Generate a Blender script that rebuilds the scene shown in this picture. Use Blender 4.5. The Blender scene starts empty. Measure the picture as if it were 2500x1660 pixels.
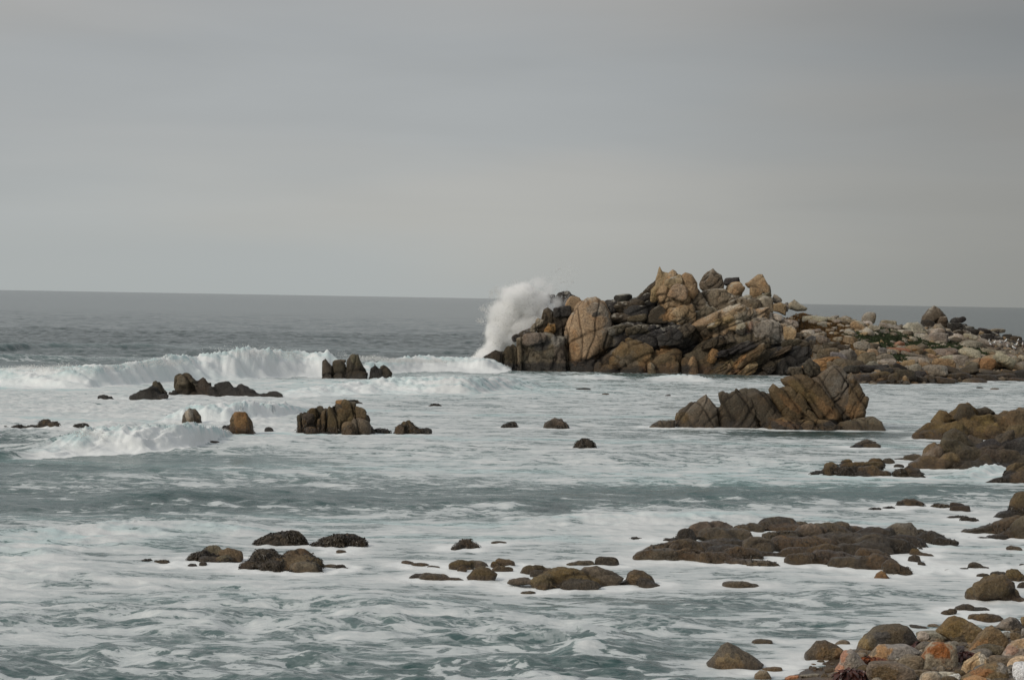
import bpy, bmesh, math, random
import numpy as np
from mathutils import Vector, Matrix

scene = bpy.context.scene
COL = scene.collection
rad = math.radians

# ------------------------------------------------------------------ camera
FPX, CX, CY, CAMH = 5297.0, 1250.0, 830.0, 6.0     # photograph pixels (2500 x 1660)
ROLL = math.atan(43.4 / 2500.0)
PITCH = math.atan(100.7 * math.cos(ROLL) / FPX)
Fv = np.array([0, math.cos(PITCH), -math.sin(PITCH)])
R0 = np.array([1.0, 0, 0]); U0 = np.array([0, math.sin(PITCH), math.cos(PITCH)])
Rv = R0 * math.cos(ROLL) + U0 * math.sin(ROLL)
Uv = -R0 * math.sin(ROLL) + U0 * math.cos(ROLL)
EYE = np.array([0, 0, CAMH])

cam = bpy.data.cameras.new("camera")
cam.lens = FPX / 2500.0 * 36.0; cam.sensor_width = 36.0
cam.clip_start = 0.5; cam.clip_end = 100000
co = bpy.data.objects.new("camera", cam); COL.objects.link(co)
m = Matrix.Identity(4)
for i in range(3):
    m[i][0] = Rv[i]; m[i][1] = Uv[i]; m[i][2] = -Fv[i]; m[i][3] = EYE[i]
co.matrix_world = m
scene.camera = co

def ray(px, py):
    return Fv + Rv * ((px - CX) / FPX) + Uv * (-(py - CY) / FPX)
def on_plane(px, py, z=0.0):
    d = ray(px, py); t = (z - CAMH) / d[2]
    return EYE + d * t
def at_depth(px, py, y):
    d = ray(px, py); return EYE + d * (y / d[1])
def project(x, y, z):
    vx, vy, vz = x, y, z - CAMH
    f = vx * Fv[0] + vy * Fv[1] + vz * Fv[2]
    r = vx * Rv[0] + vy * Rv[1] + vz * Rv[2]
    u = vx * Uv[0] + vy * Uv[1] + vz * Uv[2]
    return CX + FPX * r / f, CY - FPX * u / f

# ------------------------------------------------------------------ noise
_rs = np.random.RandomState(7)
PERM = _rs.permutation(512).astype(np.int64); PERM = np.concatenate([PERM, PERM, PERM])
_g = _rs.normal(size=(512, 3)); GRAD3 = (_g / np.linalg.norm(_g, axis=1)[:, None])
_a = _rs.uniform(0, 2 * np.pi, 512); GRAD2 = np.stack([np.cos(_a), np.sin(_a)], 1)
def _fade(t): return t * t * t * (t * (t * 6 - 15) + 10)
def noise3(p):
    i = np.floor(p).astype(np.int64); f = p - i; i &= 511; w = _fade(f)
    out = 0
    for dx in (0, 1):
        wx = w[:, 0] if dx else 1 - w[:, 0]
        hx = PERM[i[:, 0] + dx]
        for dy in (0, 1):
            wy = w[:, 1] if dy else 1 - w[:, 1]
            hy = PERM[hx + ((i[:, 1] + dy) & 511)]
            for dz in (0, 1):
                wz = w[:, 2] if dz else 1 - w[:, 2]
                h = PERM[hy + ((i[:, 2] + dz) & 511)]
                g = GRAD3[h]
                out = out + wx * wy * wz * (g[:, 0] * (f[:, 0] - dx) + g[:, 1] * (f[:, 1] - dy) + g[:, 2] * (f[:, 2] - dz))
    return out * 1.6
def noise2(x, y):
    ix = np.floor(x).astype(np.int64); iy = np.floor(y).astype(np.int64)
    fx = x - ix; fy = y - iy; ix &= 511; iy &= 511
    wx = _fade(fx); wy = _fade(fy); out = 0
    for dx in (0, 1):
        hx = PERM[ix + dx]; ax = wx if dx else 1 - wx
        for dy in (0, 1):
            h = PERM[hx + ((iy + dy) & 511)]; ay = wy if dy else 1 - wy
            g = GRAD2[h]
            out = out + ax * ay * (g[..., 0] * (fx - dx) + g[..., 1] * (fy - dy))
    return out * 1.5
def fbm3(p, o=4, r=0.5):
    a, s, t = 1.0, 0.0, 0.0
    for k in range(o):
        s = s + a * noise3(p * (2.0 ** k) + 17.3 * k); t += a; a *= r
    return s / t
def fbm2(x, y, o=4, r=0.5):
    a, s, t = 1.0, 0.0, 0.0
    for k in range(o):
        s = s + a * noise2(x * 2.03 ** k + 13.7 * k, y * 2.03 ** k + 5.1 * k); t += a; a *= r
    return s / t
def sstep(a, b, x):
    t = np.clip((x - a) / (b - a), 0, 1); return t * t * (3 - 2 * t)

# ------------------------------------------------------------------ objects
def tag(o, label=None, cat=None, group=None, kind=None):
    if label: o["label"] = label
    if cat: o["category"] = cat
    if group: o["group"] = group
    if kind: o["kind"] = kind
    return o
def mesh_obj(name, verts, faces, mat=None, parent=None, col=None, smooth=True, loc=None, attrs=None, fmat=None):
    """faces: (n,3) or (n,4) int array"""
    me = bpy.data.meshes.new(name)
    v = np.asarray(verts, dtype=np.float64)
    if loc is not None: v = v - np.asarray(loc)
    f = np.asarray(faces, dtype=np.int32); k = f.shape[1]
    me.vertices.add(len(v)); me.vertices.foreach_set("co", v.astype(np.float32).ravel())
    me.loops.add(f.size); me.loops.foreach_set("vertex_index", f.ravel())
    me.polygons.add(len(f))
    me.polygons.foreach_set("loop_start", np.arange(0, f.size, k, dtype=np.int32))
    me.polygons.foreach_set("loop_total", np.full(len(f), k, dtype=np.int32))
    if smooth: me.polygons.foreach_set("use_smooth", np.ones(len(f), dtype=bool))
    if fmat is not None: me.polygons.foreach_set("material_index", np.asarray(fmat, dtype=np.int32))
    me.update(calc_edges=True)
    if col is not None:
        a = me.attributes.new("col", 'FLOAT_COLOR', 'POINT')
        c = np.ones((len(v), 4), np.float32); c[:, :3] = col
        a.data.foreach_set("color", c.ravel())
    for an, av in (attrs or {}).items():
        a = me.attributes.new(an, 'FLOAT', 'POINT'); a.data.foreach_set("value", np.asarray(av, np.float32).ravel())
    for mm in (mat if isinstance(mat, (list, tuple)) else [mat]):
        if mm: me.materials.append(mm)
    o = bpy.data.objects.new(name, me); COL.objects.link(o)
    if loc is not None and parent is None: o.location = loc
    if parent is not None: o.parent = parent
    return o

# ------------------------------------------------------------------ materials
class NT:
    def __init__(s, name, world=False):
        s.m = bpy.data.worlds.new(name) if world else bpy.data.materials.new(name)
        s.m.use_nodes = True; s.t = s.m.node_tree; s.t.nodes.clear()
    def n(s, typ, **kw):
        nd = s.t.nodes.new(typ)
        for k, v in kw.items():
            if k == 'i':
                for kk, vv in v.items():
                    if hasattr(vv, 'is_linked') or isinstance(vv, bpy.types.NodeSocket): s.t.links.new(vv, nd.inputs[kk])
                    else: nd.inputs[kk].default_value = vv
            else: setattr(nd, k, v)
        return nd
    def math(s, op, a, b=0.0, c=None, clamp=False):
        d = {0: a, 1: b}
        if c is not None: d[2] = c
        return s.n('ShaderNodeMath', operation=op, use_clamp=clamp, i=d).outputs[0]
    def vmath(s, op, a, b):
        return s.n('ShaderNodeVectorMath', operation=op, i={0: a, 1: b}).outputs[0]
    def mix(s, f, a, b, blend='MIX'):
        nd = s.n('ShaderNodeMix', data_type='RGBA', blend_type=blend)
        for k, v in ((0, f), (6, a), (7, b)):
            if isinstance(v, bpy.types.NodeSocket): s.t.links.new(v, nd.inputs[k])
            else: nd.inputs[k].default_value = (*v, 1) if isinstance(v, tuple) and len(v) == 3 else v
        return nd.outputs[2]
    def ss(s, v, a, b, lo=0.0, hi=1.0):
        return s.n('ShaderNodeMapRange', interpolation_type='SMOOTHSTEP', i={0: v, 1: a, 2: b, 3: lo, 4: hi}).outputs[0]
    def noise(s, vec, scale, detail=4, rough=0.5, dist=0.0, out=0):
        return s.n('ShaderNodeTexNoise', i={'Vector': vec, 'Scale': scale, 'Detail': detail, 'Roughness': rough, 'Distortion': dist}).outputs[out]
    def mapping(s, vec, scale, rot=(0, 0, 0), loc=(0, 0, 0)):
        return s.n('ShaderNodeMapping', i={'Vector': vec, 'Scale': scale, 'Rotation': rot, 'Location': loc}).outputs[0]
    def out(s, surf=None, vol=None):
        o = s.n('ShaderNodeOutputMaterial')
        if surf: s.t.links.new(surf, o.inputs[0])
        if vol: s.t.links.new(vol, o.inputs[1])
        return s.m

def rock_material(name, wet_top, speck=1.0, freq=1.0, wetmul=0.38, dry=0.9, lime=0.0):
    t = NT(name)
    pos = t.n('ShaderNodeNewGeometry').outputs['Position']
    nrm = t.n('ShaderNodeNewGeometry').outputs['Normal']
    base = t.n('ShaderNodeAttribute', attribute_name='col').outputs['Color']
    big = t.noise(pos, 0.55 * freq, 4, 0.6)
    mid = t.noise(pos, 2.2 * freq, 5, 0.62, 0.4)
    fine = t.noise(pos, 14 * freq, 4, 0.7)
    grain = t.noise(pos, 34 * freq, 2, 0.6)
    streak = t.noise(t.mapping(pos, (2.5 * freq, 2.5 * freq, 0.35 * freq)), 1.0, 4, 0.6)
    c = t.mix(t.ss(big, 0.40, 0.66), base, t.mix(1.0, base, (0.72, 0.68, 0.64), 'MULTIPLY'), 'MIX')
    # iron staining and grey weathering with shapes of their own
    c = t.mix(t.math('MULTIPLY', t.ss(mid, 0.52, 0.70), 0.45), c, t.mix(1.0, base, (1.12, 0.88, 0.66), 'MULTIPLY'))
    c = t.mix(t.math('MULTIPLY', t.ss(mid, 0.46, 0.30), 0.5), c, t.mix(1.0, base, (0.82, 0.90, 1.0), 'MULTIPLY'))
    c = t.mix(t.math('MULTIPLY', t.ss(streak, 0.54, 0.68), 0.45), c, t.mix(1.0, base, (0.45, 0.43, 0.42), 'MULTIPLY'))
    v = t.n('ShaderNodeMapRange', i={0: fine, 1: 0.3, 2: 0.7, 3: 0.5, 4: 1.5}).outputs[0]
    vc = t.n('ShaderNodeCombineXYZ', i={0: v, 1: v, 2: v}).outputs[0]
    c = t.mix(1.0, c, vc, 'MULTIPLY')
    c = t.mix(t.math('MULTIPLY', t.ss(grain, 0.60, 0.68), 0.35 * speck), c, (0.42, 0.38, 0.31))
    c = t.mix(t.math('MULTIPLY', t.ss(grain, 0.40, 0.33), 0.5 * speck), c, t.mix(1.0, base, (0.3, 0.3, 0.3), 'MULTIPLY'))
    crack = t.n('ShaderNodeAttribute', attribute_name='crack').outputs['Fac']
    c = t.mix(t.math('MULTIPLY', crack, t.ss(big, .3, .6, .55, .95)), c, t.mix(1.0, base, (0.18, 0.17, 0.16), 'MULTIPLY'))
    z = t.n('ShaderNodeSeparateXYZ', i={0: pos}).outputs[2]
    if lime:      # bird lime and pale lichen on ledges
        nz_ = t.n('ShaderNodeSeparateXYZ', i={0: nrm}).outputs[2]
        c = t.mix(t.math('MULTIPLY', t.math('MULTIPLY', t.ss(nz_, .35, .8), t.ss(streak, .50, .62)), t.math('MULTIPLY', t.ss(z, 2.0, 4.0), lime)), c, (.50, .47, .40))
    zn = t.math('ADD', z, t.math('MULTIPLY', t.math('SUBTRACT', mid, 0.5), 1.6 * wet_top))
    wet = t.ss(zn, wet_top, wet_top * 0.45)
    c = t.mix(wet, c, t.mix(1.0, c, (wetmul * 1.12, wetmul * 0.95, wetmul * 0.70), 'MULTIPLY'))
    rough = t.math('SUBTRACT', dry, t.math('MULTIPLY', wet, dry - .3))
    h = t.math('ADD', t.math('MULTIPLY', mid, 0.5), t.math('ADD', t.math('MULTIPLY', fine, 0.38), t.math('MULTIPLY', grain, 0.06)))
    bmp = t.n('ShaderNodeBump', i={'Strength': 0.9, 'Distance': 0.26 / freq, 'Height': h}).outputs[0]
    b = t.n('ShaderNodeBsdfPrincipled', i={'Base Color': c, 'Roughness': rough, 'Normal': bmp, 'Specular IOR Level': t.math('ADD', .3, t.math('MULTIPLY', wet, .3))})
    return t.out(b.outputs[0])

def plain_material(name, c, rough=0.8, var=0.3, scale=6.0, spec=0.3, trans=0.0):
    t = NT(name)
    pos = t.n('ShaderNodeNewGeometry').outputs['Position']
    nz = t.noise(pos, scale, 3, 0.6)
    cc = t.mix(t.ss(nz, 0.3, 0.7), tuple(x * (1 - var) for x in c), tuple(min(1, x * (1 + var)) for x in c))
    b = t.n('ShaderNodeBsdfPrincipled', i={'Base Color': cc, 'Roughness': rough, 'Specular IOR Level': spec})
    s = b.outputs[0]
    if trans > 0:
        tr = t.n('ShaderNodeBsdfTranslucent', i={'Color': cc}).outputs[0]
        s = t.n('ShaderNodeMixShader', i={0: trans, 1: s, 2: tr}).outputs[0]
    return t.out(s)

M_FAR = rock_material('granite_far', 0.9, 0.4, 0.55, lime=.6)
M_MID = rock_material('granite_mid', 0.5, 0.6, 0.9, 0.42, dry=.7)
M_NEAR = rock_material('granite_near', 0.15, 1.0, 1.25, 0.5, dry=.62)
M_KELP = plain_material('kelp', (0.028, 0.02, 0.010), 0.45, 0.6, 3.0, 0.5)
M_KELP_RED = plain_material('rust_red_seaweed', (0.16, 0.045, 0.012), 0.5, 0.7, 9.0, 0.5)
M_KELP_DARK = plain_material('dark_red_seaweed', (0.05, 0.014, 0.008), 0.4, 0.6, 9.0, 0.5)
# ------------------------------------------------------------------ rock builder
PAL = dict(
    t=(.40, .29, .175), o=(.33, .19, .085), g=(.24, .22, .19), d=(.055, .050, .046), b=(.165, .118, .062),
    p=(.47, .42, .335), m=(.19, .155, .11), k=(.05, .036, .02), r=(.40, .20, .125), w=(.72, .66, .54),
    y=(.175, .122, .052), n=(.095, .076, .052), h=(.34, .295, .235), c=(.30, .115, .035))
_ico = {}
def ico(l):
    if l not in _ico:
        bm = bmesh.new(); bmesh.ops.create_icosphere(bm, subdivisions=l, radius=1.0)
        v = np.array([x.co[:] for x in bm.verts]); f = np.array([[x.index for x in q.verts] for q in bm.faces]); bm.free()
        v /= np.linalg.norm(v, axis=1)[:, None]; _ico[l] = (v, f)
    return _ico[l]

# crops of the photograph used while measuring: origin and magnification
CROPS = dict(C1=(1150, 620, 3.374), C2=(1800, 620, 3.374), C3=(0, 780, 3.374), C4=(600, 780, 3.374), C5=(1500, 860, 3.374),
             C6=(1900, 940, 3.937), C7=(1500, 1200, 2.362), C8=(1700, 1420, 2.9525), C9=(300, 1260, 3.374), CA=(950, 1280, 3.149),
             CB=(800, 880, 2.9525), Z1=(1180, 690, 6.749), Z2=(1480, 650, 5.6), Z3=(1700, 650, 5.2275), Z4=(2050, 730, 5.249),
             Z5=(2050, 1480, 5.249), Z6=(2050, 1330, 5.249), T1=(1150, 586, 1.9286))
def E(cx, cy, hw, hh, c='b', roll=0, w=0, dd=0.0, T=0.9, ck='', p=9, s=0):
    return dict(k='e', cx=cx, cy=cy, hw=hw, hh=hh, c=c, roll=roll, w=w, dd=dd, T=T, ck=ck, p=p, s=s)
def G(pts, c='b', w=0, dd=0.0, T=0.7, ck='', p=9, s=0):
    return dict(k='g', pts=pts, c=c, w=w, dd=dd, T=T, ck=ck, p=p, s=s)

def grow(L, k):
    if L['k'] == 'g':
        q = np.array(L['pts'], float); c = q.mean(0); L['pts'] = c + (q - c) * k
    return L
FOOT = []      # where rocks stand in the water: x, y, radius
_seed = [100]
def rot2(a): c, s = math.cos(a), math.sin(a); return np.array([[c, -s], [s, c]])
def rand_rot(rs):
    q = rs.normal(size=4); q /= np.linalg.norm(q); w, x, y, z = q
    return np.array([[1 - 2 * (y * y + z * z), 2 * (x * y - z * w), 2 * (x * z + y * w)],
                     [2 * (x * y + z * w), 1 - 2 * (x * x + z * z), 2 * (y * z - x * w)],
                     [2 * (x * z - y * w), 2 * (y * z + x * w), 1 - 2 * (x * x + y * y)]])

def STAIN(cx, cy, hw, hh, c, roll=0, a=.9):
    return dict(k='p', cx=cx, cy=cy, hw=hw, hh=hh, c=c, roll=roll, a=a)
def lobe(L, crop, depth=None, zb=0.0, rough=1.0, paint=()):
    """one block of rock, grown as a rounded polyhedron in metres at its own distance; returns verts, faces, colours, crack"""
    ox, oy, sc = CROPS[crop]
    _seed[0] += 1
    rs = np.random.RandomState(_seed[0] * 7 + L['s'])
    if L['k'] == 'g':
        P = np.array(L['pts'], float); P = P / sc + np.array([ox, oy])
        x0, y0 = P.min(0); x1, y1 = P.max(0)
    else:
        cx, cy = ox + L['cx'] / sc, oy + L['cy'] / sc; hw, hh = L['hw'] / sc, L['hh'] / sc
        a = rad(L['roll']); ew = math.hypot(hw * math.cos(a), hh * math.sin(a)); eh = math.hypot(hw * math.sin(a), hh * math.cos(a))
        x0, x1, y0, y1 = cx - ew, cx + ew, cy - eh, cy + eh
    mx = (x0 + x1) / 2
    d0 = on_plane(mx, y1, zb)[1] if depth is None else depth
    s0 = d0 / FPX
    Tm = L['T'] * 0.5 * ((x1 - x0) + (y1 - y0)) / 2 * s0          # half thickness in metres
    d = d0 + L['dd'] + 0.8 * Tm
    s = d / FPX
    sz_px = 0.5 * max(x1 - x0, y1 - y0) * 0.41
    lv = 4 if sz_px < 5 else (5 if sz_px < 22 else (6 if sz_px < 34 or L['k'] == 'e' else 7))
    D, Fc = ico(lv)
    n = rs.normal(size=(11, 3)); n /= np.linalg.norm(n, axis=1)[:, None]
    n = np.vstack([n, np.eye(3), -np.eye(3)]); dn = rs.uniform(0.72, 1.05, len(n)); dn[11:] *= 1.05
    dots = np.maximum(D @ n.T, 0) / dn
    r = (dots ** L['p']).sum(1) ** (-1.0 / L['p'])
    if L['k'] == 'e':
        if L['w']: r = r ** (.55 if sz_px > 9 else .3)
        q = D * r[:, None]
        lo, hi = q.min(0), q.max(0); q = (q - (lo + hi) / 2) / ((hi - lo) / 2)
        hw_, hh_ = hw * s, hh * s
        cyy = cy
        if L['w']: cyy = cy - hh + 1.5 * hh; hh_ *= 1.5
        uv = np.stack([q[:, 0] * hw_, q[:, 2] * hh_], 1) @ rot2(a).T
        X = np.stack([uv[:, 0], q[:, 1] * Tm, uv[:, 1]], 1); c0 = (cx, cyy)
    else:
        H = y1 - y0
        if L['w']:
            P[:, 1] = np.where(P[:, 1] > y1 - 0.22 * H, P[:, 1] + 0.5 * H, P[:, 1])
        # centroid, then outline radius by angle
        Q = np.roll(P, -1, 0); cr = P[:, 0] * Q[:, 1] - Q[:, 0] * P[:, 1]; A = cr.sum() / 2
        c0 = (((P + Q) * cr[:, None]).sum(0) / (6 * A))
        V = (P - c0); V[:, 1] *= -1
        th = np.linspace(-np.pi, np.pi, 361); rho = np.zeros(361)
        W = np.roll(V, -1, 0)
        for j, tt in enumerate(th):
            dx, dy = math.cos(tt), math.sin(tt)
            den = dx * (W[:, 1] - V[:, 1]) - dy * (W[:, 0] - V[:, 0])
            with np.errstate(divide='ignore', invalid='ignore'):
                t = (V[:, 0] * (W[:, 1] - V[:, 1]) - V[:, 1] * (W[:, 0] - V[:, 0])) / den
                u = (V[:, 0] * dy - V[:, 1] * dx) / den
            ok = (u >= -1e-6) & (u <= 1 + 1e-6) & (t > 0) & np.isfinite(t)
            rho[j] = t[ok].max() if ok.any() else 0
        th_v = np.arctan2(D[:, 2], D[:, 0]); rv = np.interp(th_v, th, rho) * s
        c = np.hypot(D[:, 0], D[:, 2]); rn = r / np.percentile(r, 90)
        mag = c ** 0.55 * (1 + (rn - 1) * (1 - c) * 0.9)
        X = np.stack([np.cos(th_v) * rv * mag, np.sign(D[:, 1]) * np.abs(D[:, 1]) ** 0.8 * Tm * (0.35 + 0.65 * rn), np.sin(th_v) * rv * mag], 1)
    size = 0.5 * (((x1 - x0) * (y1 - y0)) ** 0.5) * s
    nr = X / np.maximum(np.linalg.norm(X, axis=1)[:, None], 1e-6)
    off = rs.uniform(-50, 50, 3)
    disp = fbm3(X * (1.1 / size) + off, 3) * 0.11 * size + fbm3(X * (4.0 / size) + off, 4, 0.6) * (0.07 if L['ck'] != '0' else .025) * size * rough
    disp += fbm3(X * (13.0 / size) + off, 2, 0.6) * (0.03 if L['ck'] != '0' else .01) * size * rough
    amp_ = .5 if L['k'] == 'g' else 1.0
    disp *= amp_ if L['ck'] != '0' else 1
    ck = L['ck']
    crack = np.zeros(len(X)); tint = np.ones(len(X))
    if ck != '0':
        K, anis, cdep, cell, rr = {'': (7, (1, 1, 1), .035, .03, None), 'v': (14, (2.6, 2.2, .55), .05, .045, 0.1), 'b': (26, (1.3, 1.3, 1.1), .075, .06, 0.35), 'j': (6, (2.0, 1.3, .35), .06, .07, .62), 'j': (6, (2.0, 1.3, .35), .06, .07, .62), 'l': (16, (2.3, 1.6, .5), .07, .075, 0.62),
                             's': (22, (.7, 1.2, 2.3), .07, .06, -0.5), 'x': (34, (1.5, 1.2, 1.0), .08, .07, 0.6)}[ck]
        Y = X / size
        if rr is not None:
            c_, s_ = math.cos(rr), math.sin(rr)
            Y = np.stack([Y[:, 0] * c_ - Y[:, 2] * s_, Y[:, 1], Y[:, 0] * s_ + Y[:, 2] * c_], 1)
        Y = Y * np.array(anis) + np.stack([noise3(Y * 1.6 + off), noise3(Y * 1.6 - off), noise3(Y * 1.6 + off * 2)], 1) * 0.22
        lo, hi = Y.min(0), Y.max(0)
        FP = rs.uniform(size=(K, 3)) * (hi - lo) + lo
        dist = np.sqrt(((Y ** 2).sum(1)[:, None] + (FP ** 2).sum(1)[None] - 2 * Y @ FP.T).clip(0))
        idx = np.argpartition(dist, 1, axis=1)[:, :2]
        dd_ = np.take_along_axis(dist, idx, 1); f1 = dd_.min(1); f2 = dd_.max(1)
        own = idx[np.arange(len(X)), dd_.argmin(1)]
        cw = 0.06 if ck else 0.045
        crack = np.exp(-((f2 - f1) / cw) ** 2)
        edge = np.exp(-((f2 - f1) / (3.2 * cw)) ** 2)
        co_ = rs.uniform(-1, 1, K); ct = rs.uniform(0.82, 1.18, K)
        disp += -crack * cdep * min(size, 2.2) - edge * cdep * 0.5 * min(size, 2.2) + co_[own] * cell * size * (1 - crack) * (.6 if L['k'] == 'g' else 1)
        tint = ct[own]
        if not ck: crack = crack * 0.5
    X = X + nr * disp[:, None]
    ctr = at_depth(c0[0], c0[1], d)
    V3 = ctr + X[:, :1] * Rv + X[:, 1:2] * np.array([0, 1.0, 0]) + X[:, 2:] * Uv
    base = np.array(PAL[L['c']]) * rs.uniform(0.88, 1.12) * np.array([1, rs.uniform(.96, 1.04), rs.uniform(.92, 1.08)])
    col = base[None] * tint[:, None]
    if paint:        # mineral stains on the face of the stone
        qx, qy = project(V3[:, 0], V3[:, 1], V3[:, 2]); qx = (qx - ox) * sc; qy = (qy - oy) * sc
        wob = fbm3(X * (3.0 / size) + 9, 4, .6) * .9
        for q in paint:
            ca, sa = math.cos(rad(q['roll'])), math.sin(rad(q['roll'])); dx, dy = qx - q['cx'], qy - q['cy']
            e = np.hypot((dx * ca - dy * sa) / q['hw'], (dx * sa + dy * ca) / q['hh']) + wob
            kk = (q['a'] * sstep(1.15, .75, e))[:, None]
            col = col * (1 - kk) + np.array(PAL[q['c']])[None] * kk
    if L['w']: FOOT.append((ctr[0], d, max((x1 - x0) * 0.5 * s, 0.3), Tm))
    return V3, Fc, col, crack

from mathutils.kdtree import KDTree
def fuse(V, F, C, K, vox, r, joints, jd, seed):
    """weld the blocks of one rock into a single skin, close its narrow gaps and cut the rock's through-going joints"""
    def norms(me, n):
        a = np.empty(n * 3, np.float32); me.vertices.foreach_get('normal', a); return a.reshape(-1, 3).astype(float)
    c0 = V.mean(0); cut = vox < 0; vox = abs(vox)
    o = mesh_obj('weld', V - c0, F); me = o.data
    if cut:
        v2 = V - c0; f2 = F; N2 = norms(me, len(V)); n = len(V); C2 = C; K2 = K; r = 0
        bpy.data.objects.remove(o); bpy.data.meshes.remove(me)
    else:
        me.vertices.foreach_set('co', (V - c0 + norms(me, len(V)) * r).astype(np.float32).ravel()); me.update()
        md = o.modifiers.new('r', 'REMESH'); md.mode = 'VOXEL'; md.voxel_size = vox
        ev = o.evaluated_get(bpy.context.evaluated_depsgraph_get()); m2 = ev.to_mesh()
        n = len(m2.vertices); v2 = np.empty(n * 3, np.float32); m2.vertices.foreach_get('co', v2); v2 = v2.reshape(-1, 3).astype(float)
        f2 = np.empty(len(m2.polygons) * 4, np.int32); m2.loops.foreach_get('vertex_index', f2); f2 = f2.reshape(-1, 4)
        N2 = norms(m2, n); ev.to_mesh_clear()
        bpy.data.objects.remove(o); bpy.data.meshes.remove(me)
        st = max(1, len(V) // 350000); src = V[::st] - c0
        kd = KDTree(len(src))
        for i, p in enumerate(src.tolist()): kd.insert(p, i)
        kd.balance(); ix = np.array([kd.find(p)[1] for p in (v2 - N2 * r).tolist()])
        C2 = C[::st][ix]; K2 = K[::st][ix] * .6
    W = v2 + c0; disp = np.full(n, -r * .92); rs = np.random.RandomState(seed)
    warp = np.stack([noise3(W * .22 + seed), noise3(W * .22 + seed + 40), noise3(W * .22 + seed + 80)], 1) * 1.1 + .25 * np.stack([noise3(W * .9 + seed), noise3(W * .9 - seed), noise3(W * .9 + 2 * seed)], 1)
    blk = np.zeros(n)
    for j, (nv, spc) in enumerate(joints):
        nv = np.array(nv, float); nv /= np.linalg.norm(nv)
        t = (W @ nv + (warp @ nv) * spc * (.22 if cut else .55)) / spc; cell = np.floor(t); fr = np.abs(t - cell - .5) * 2      # 1 at a joint
        on = sstep(-.25, .2, noise3(W * (.35 / spc) + 31 * j + seed))
        gw = (1 - fr) * spc / 2
        g = np.exp(-(gw / (vox * 1.15)) ** 2) * on
        disp -= g * jd + np.exp(-(gw / (vox * 3)) ** 2) * on * jd * .3
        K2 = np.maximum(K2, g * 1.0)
        tb = np.random.RandomState(seed + 3 * j).uniform(-1, 1, 4001); blk += tb[(cell.astype(int) % 4001)] * on
    disp += blk * jd * .5
    if not cut: disp += fbm3(W * (.55 / vox) * .25 + seed, 4, .6) * vox * 1.3
    C2 = C2 * (1 + .10 * blk)[:, None]
    return W + N2 * disp[:, None], f2, C2, K2
def rock(name, label, cat, crop, lobes, mat, depth=None, zb=0.0, group=None, kelp=0, rough=1.0, kelp_mat=None, kelp_len=0.2, kelp_top=9.9, weld=None, gain=1.0):
    kelp_len *= .5; kelp = int(kelp * 1.1)
    Vs, Fs, Cs, Ks, n = [], [], [], [], 0
    paint = [L for L in lobes if L['k'] == 'p']
    for L in lobes:
        if L['k'] == 'p': continue
        v, f, c, k = lobe(L, crop, depth, zb, rough, paint)
        Vs.append(v); Fs.append(f + n); Cs.append(c); Ks.append(k); n += len(v)
    V = np.vstack(Vs); Fa = np.vstack(Fs); Ca = np.vstack(Cs); Ka = np.concatenate(Ks)
    if weld: V, Fa, Ca, Ka = fuse(V, Fa, Ca, Ka, *weld, _seed[0] % 97)
    loc = np.array([(V[:, 0].min() + V[:, 0].max()) / 2, (V[:, 1].min() + V[:, 1].max()) / 2, max(V[:, 2].min(), 0.0)])
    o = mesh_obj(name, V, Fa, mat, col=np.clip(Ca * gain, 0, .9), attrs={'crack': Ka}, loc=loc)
    tag(o, label, cat, group)
    if kelp:
        kelp_on(o, V, Fa[:, :3], loc, kelp, kelp_mat or M_KELP, kelp_len, kelp_top)
    return o

def ribbons(P, Nn, ln, rs):
    """small drooping fronds growing at points P with normals Nn"""
    m_ = len(P)
    t = rs.normal(size=(m_, 3)); t[:, 2] = -abs(t[:, 2]) * 0.8
    t += Nn * 0.25; t /= np.linalg.norm(t, axis=1)[:, None]
    w = np.cross(t, Nn + rs.normal(size=(m_, 3)) * 0.2); w /= np.maximum(np.linalg.norm(w, axis=1)[:, None], 1e-6)
    l = ln * rs.uniform(.4, 1.2, m_)[:, None]; wd = l * rs.uniform(.12, .3, m_)[:, None]
    p0 = P; p1 = P + Nn * l * 0.22 + t * l * 0.4; p2 = P + Nn * l * 0.1 + t * l * 0.9 - np.array([0, 0, .12]) * l; p3 = P + t * l * 1.2 - np.array([0, 0, .4]) * l
    V = np.stack([p0 - w * wd * .5, p0 + w * wd * .5, p1 - w * wd, p1 + w * wd, p2 - w * wd * .8, p2 + w * wd * .8, p3 - w * wd * .2, p3 + w * wd * .2], 1).reshape(-1, 3)
    q = np.array([[0, 1, 3, 2], [2, 3, 5, 4], [4, 5, 7, 6]])
    F = (np.arange(m_)[:, None, None] * 8 + q[None]).reshape(-1, 4)
    return V, F
def kelp_on(o, V, F, loc, count, mat, ln, top):
    rs = np.random.RandomState(int(count) + len(V) % 1000)
    ok = V[F].mean(1); keep = np.where((ok[:, 2] > -0.05) & (ok[:, 2] < top))[0]
    # patches: growth follows a noise field
    nv = noise3(ok[keep] * 1.1 + 3.3); keep = keep[nv > 0.0]
    if len(keep) == 0: return
    a, b, c = V[F[keep, 0]], V[F[keep, 1]], V[F[keep, 2]]
    nn = np.cross(b - a, c - a); ar = np.linalg.norm(nn, axis=1); nn /= np.maximum(ar[:, None], 1e-9)
    pick = rs.choice(len(keep), count, p=ar / ar.sum())
    Vr, Fr = ribbons((a + b + c)[pick] / 3, nn[pick], ln, rs)
    k = mesh_obj('kelp', Vr - loc, Fr, mat, parent=o, smooth=True)
    return k
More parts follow.
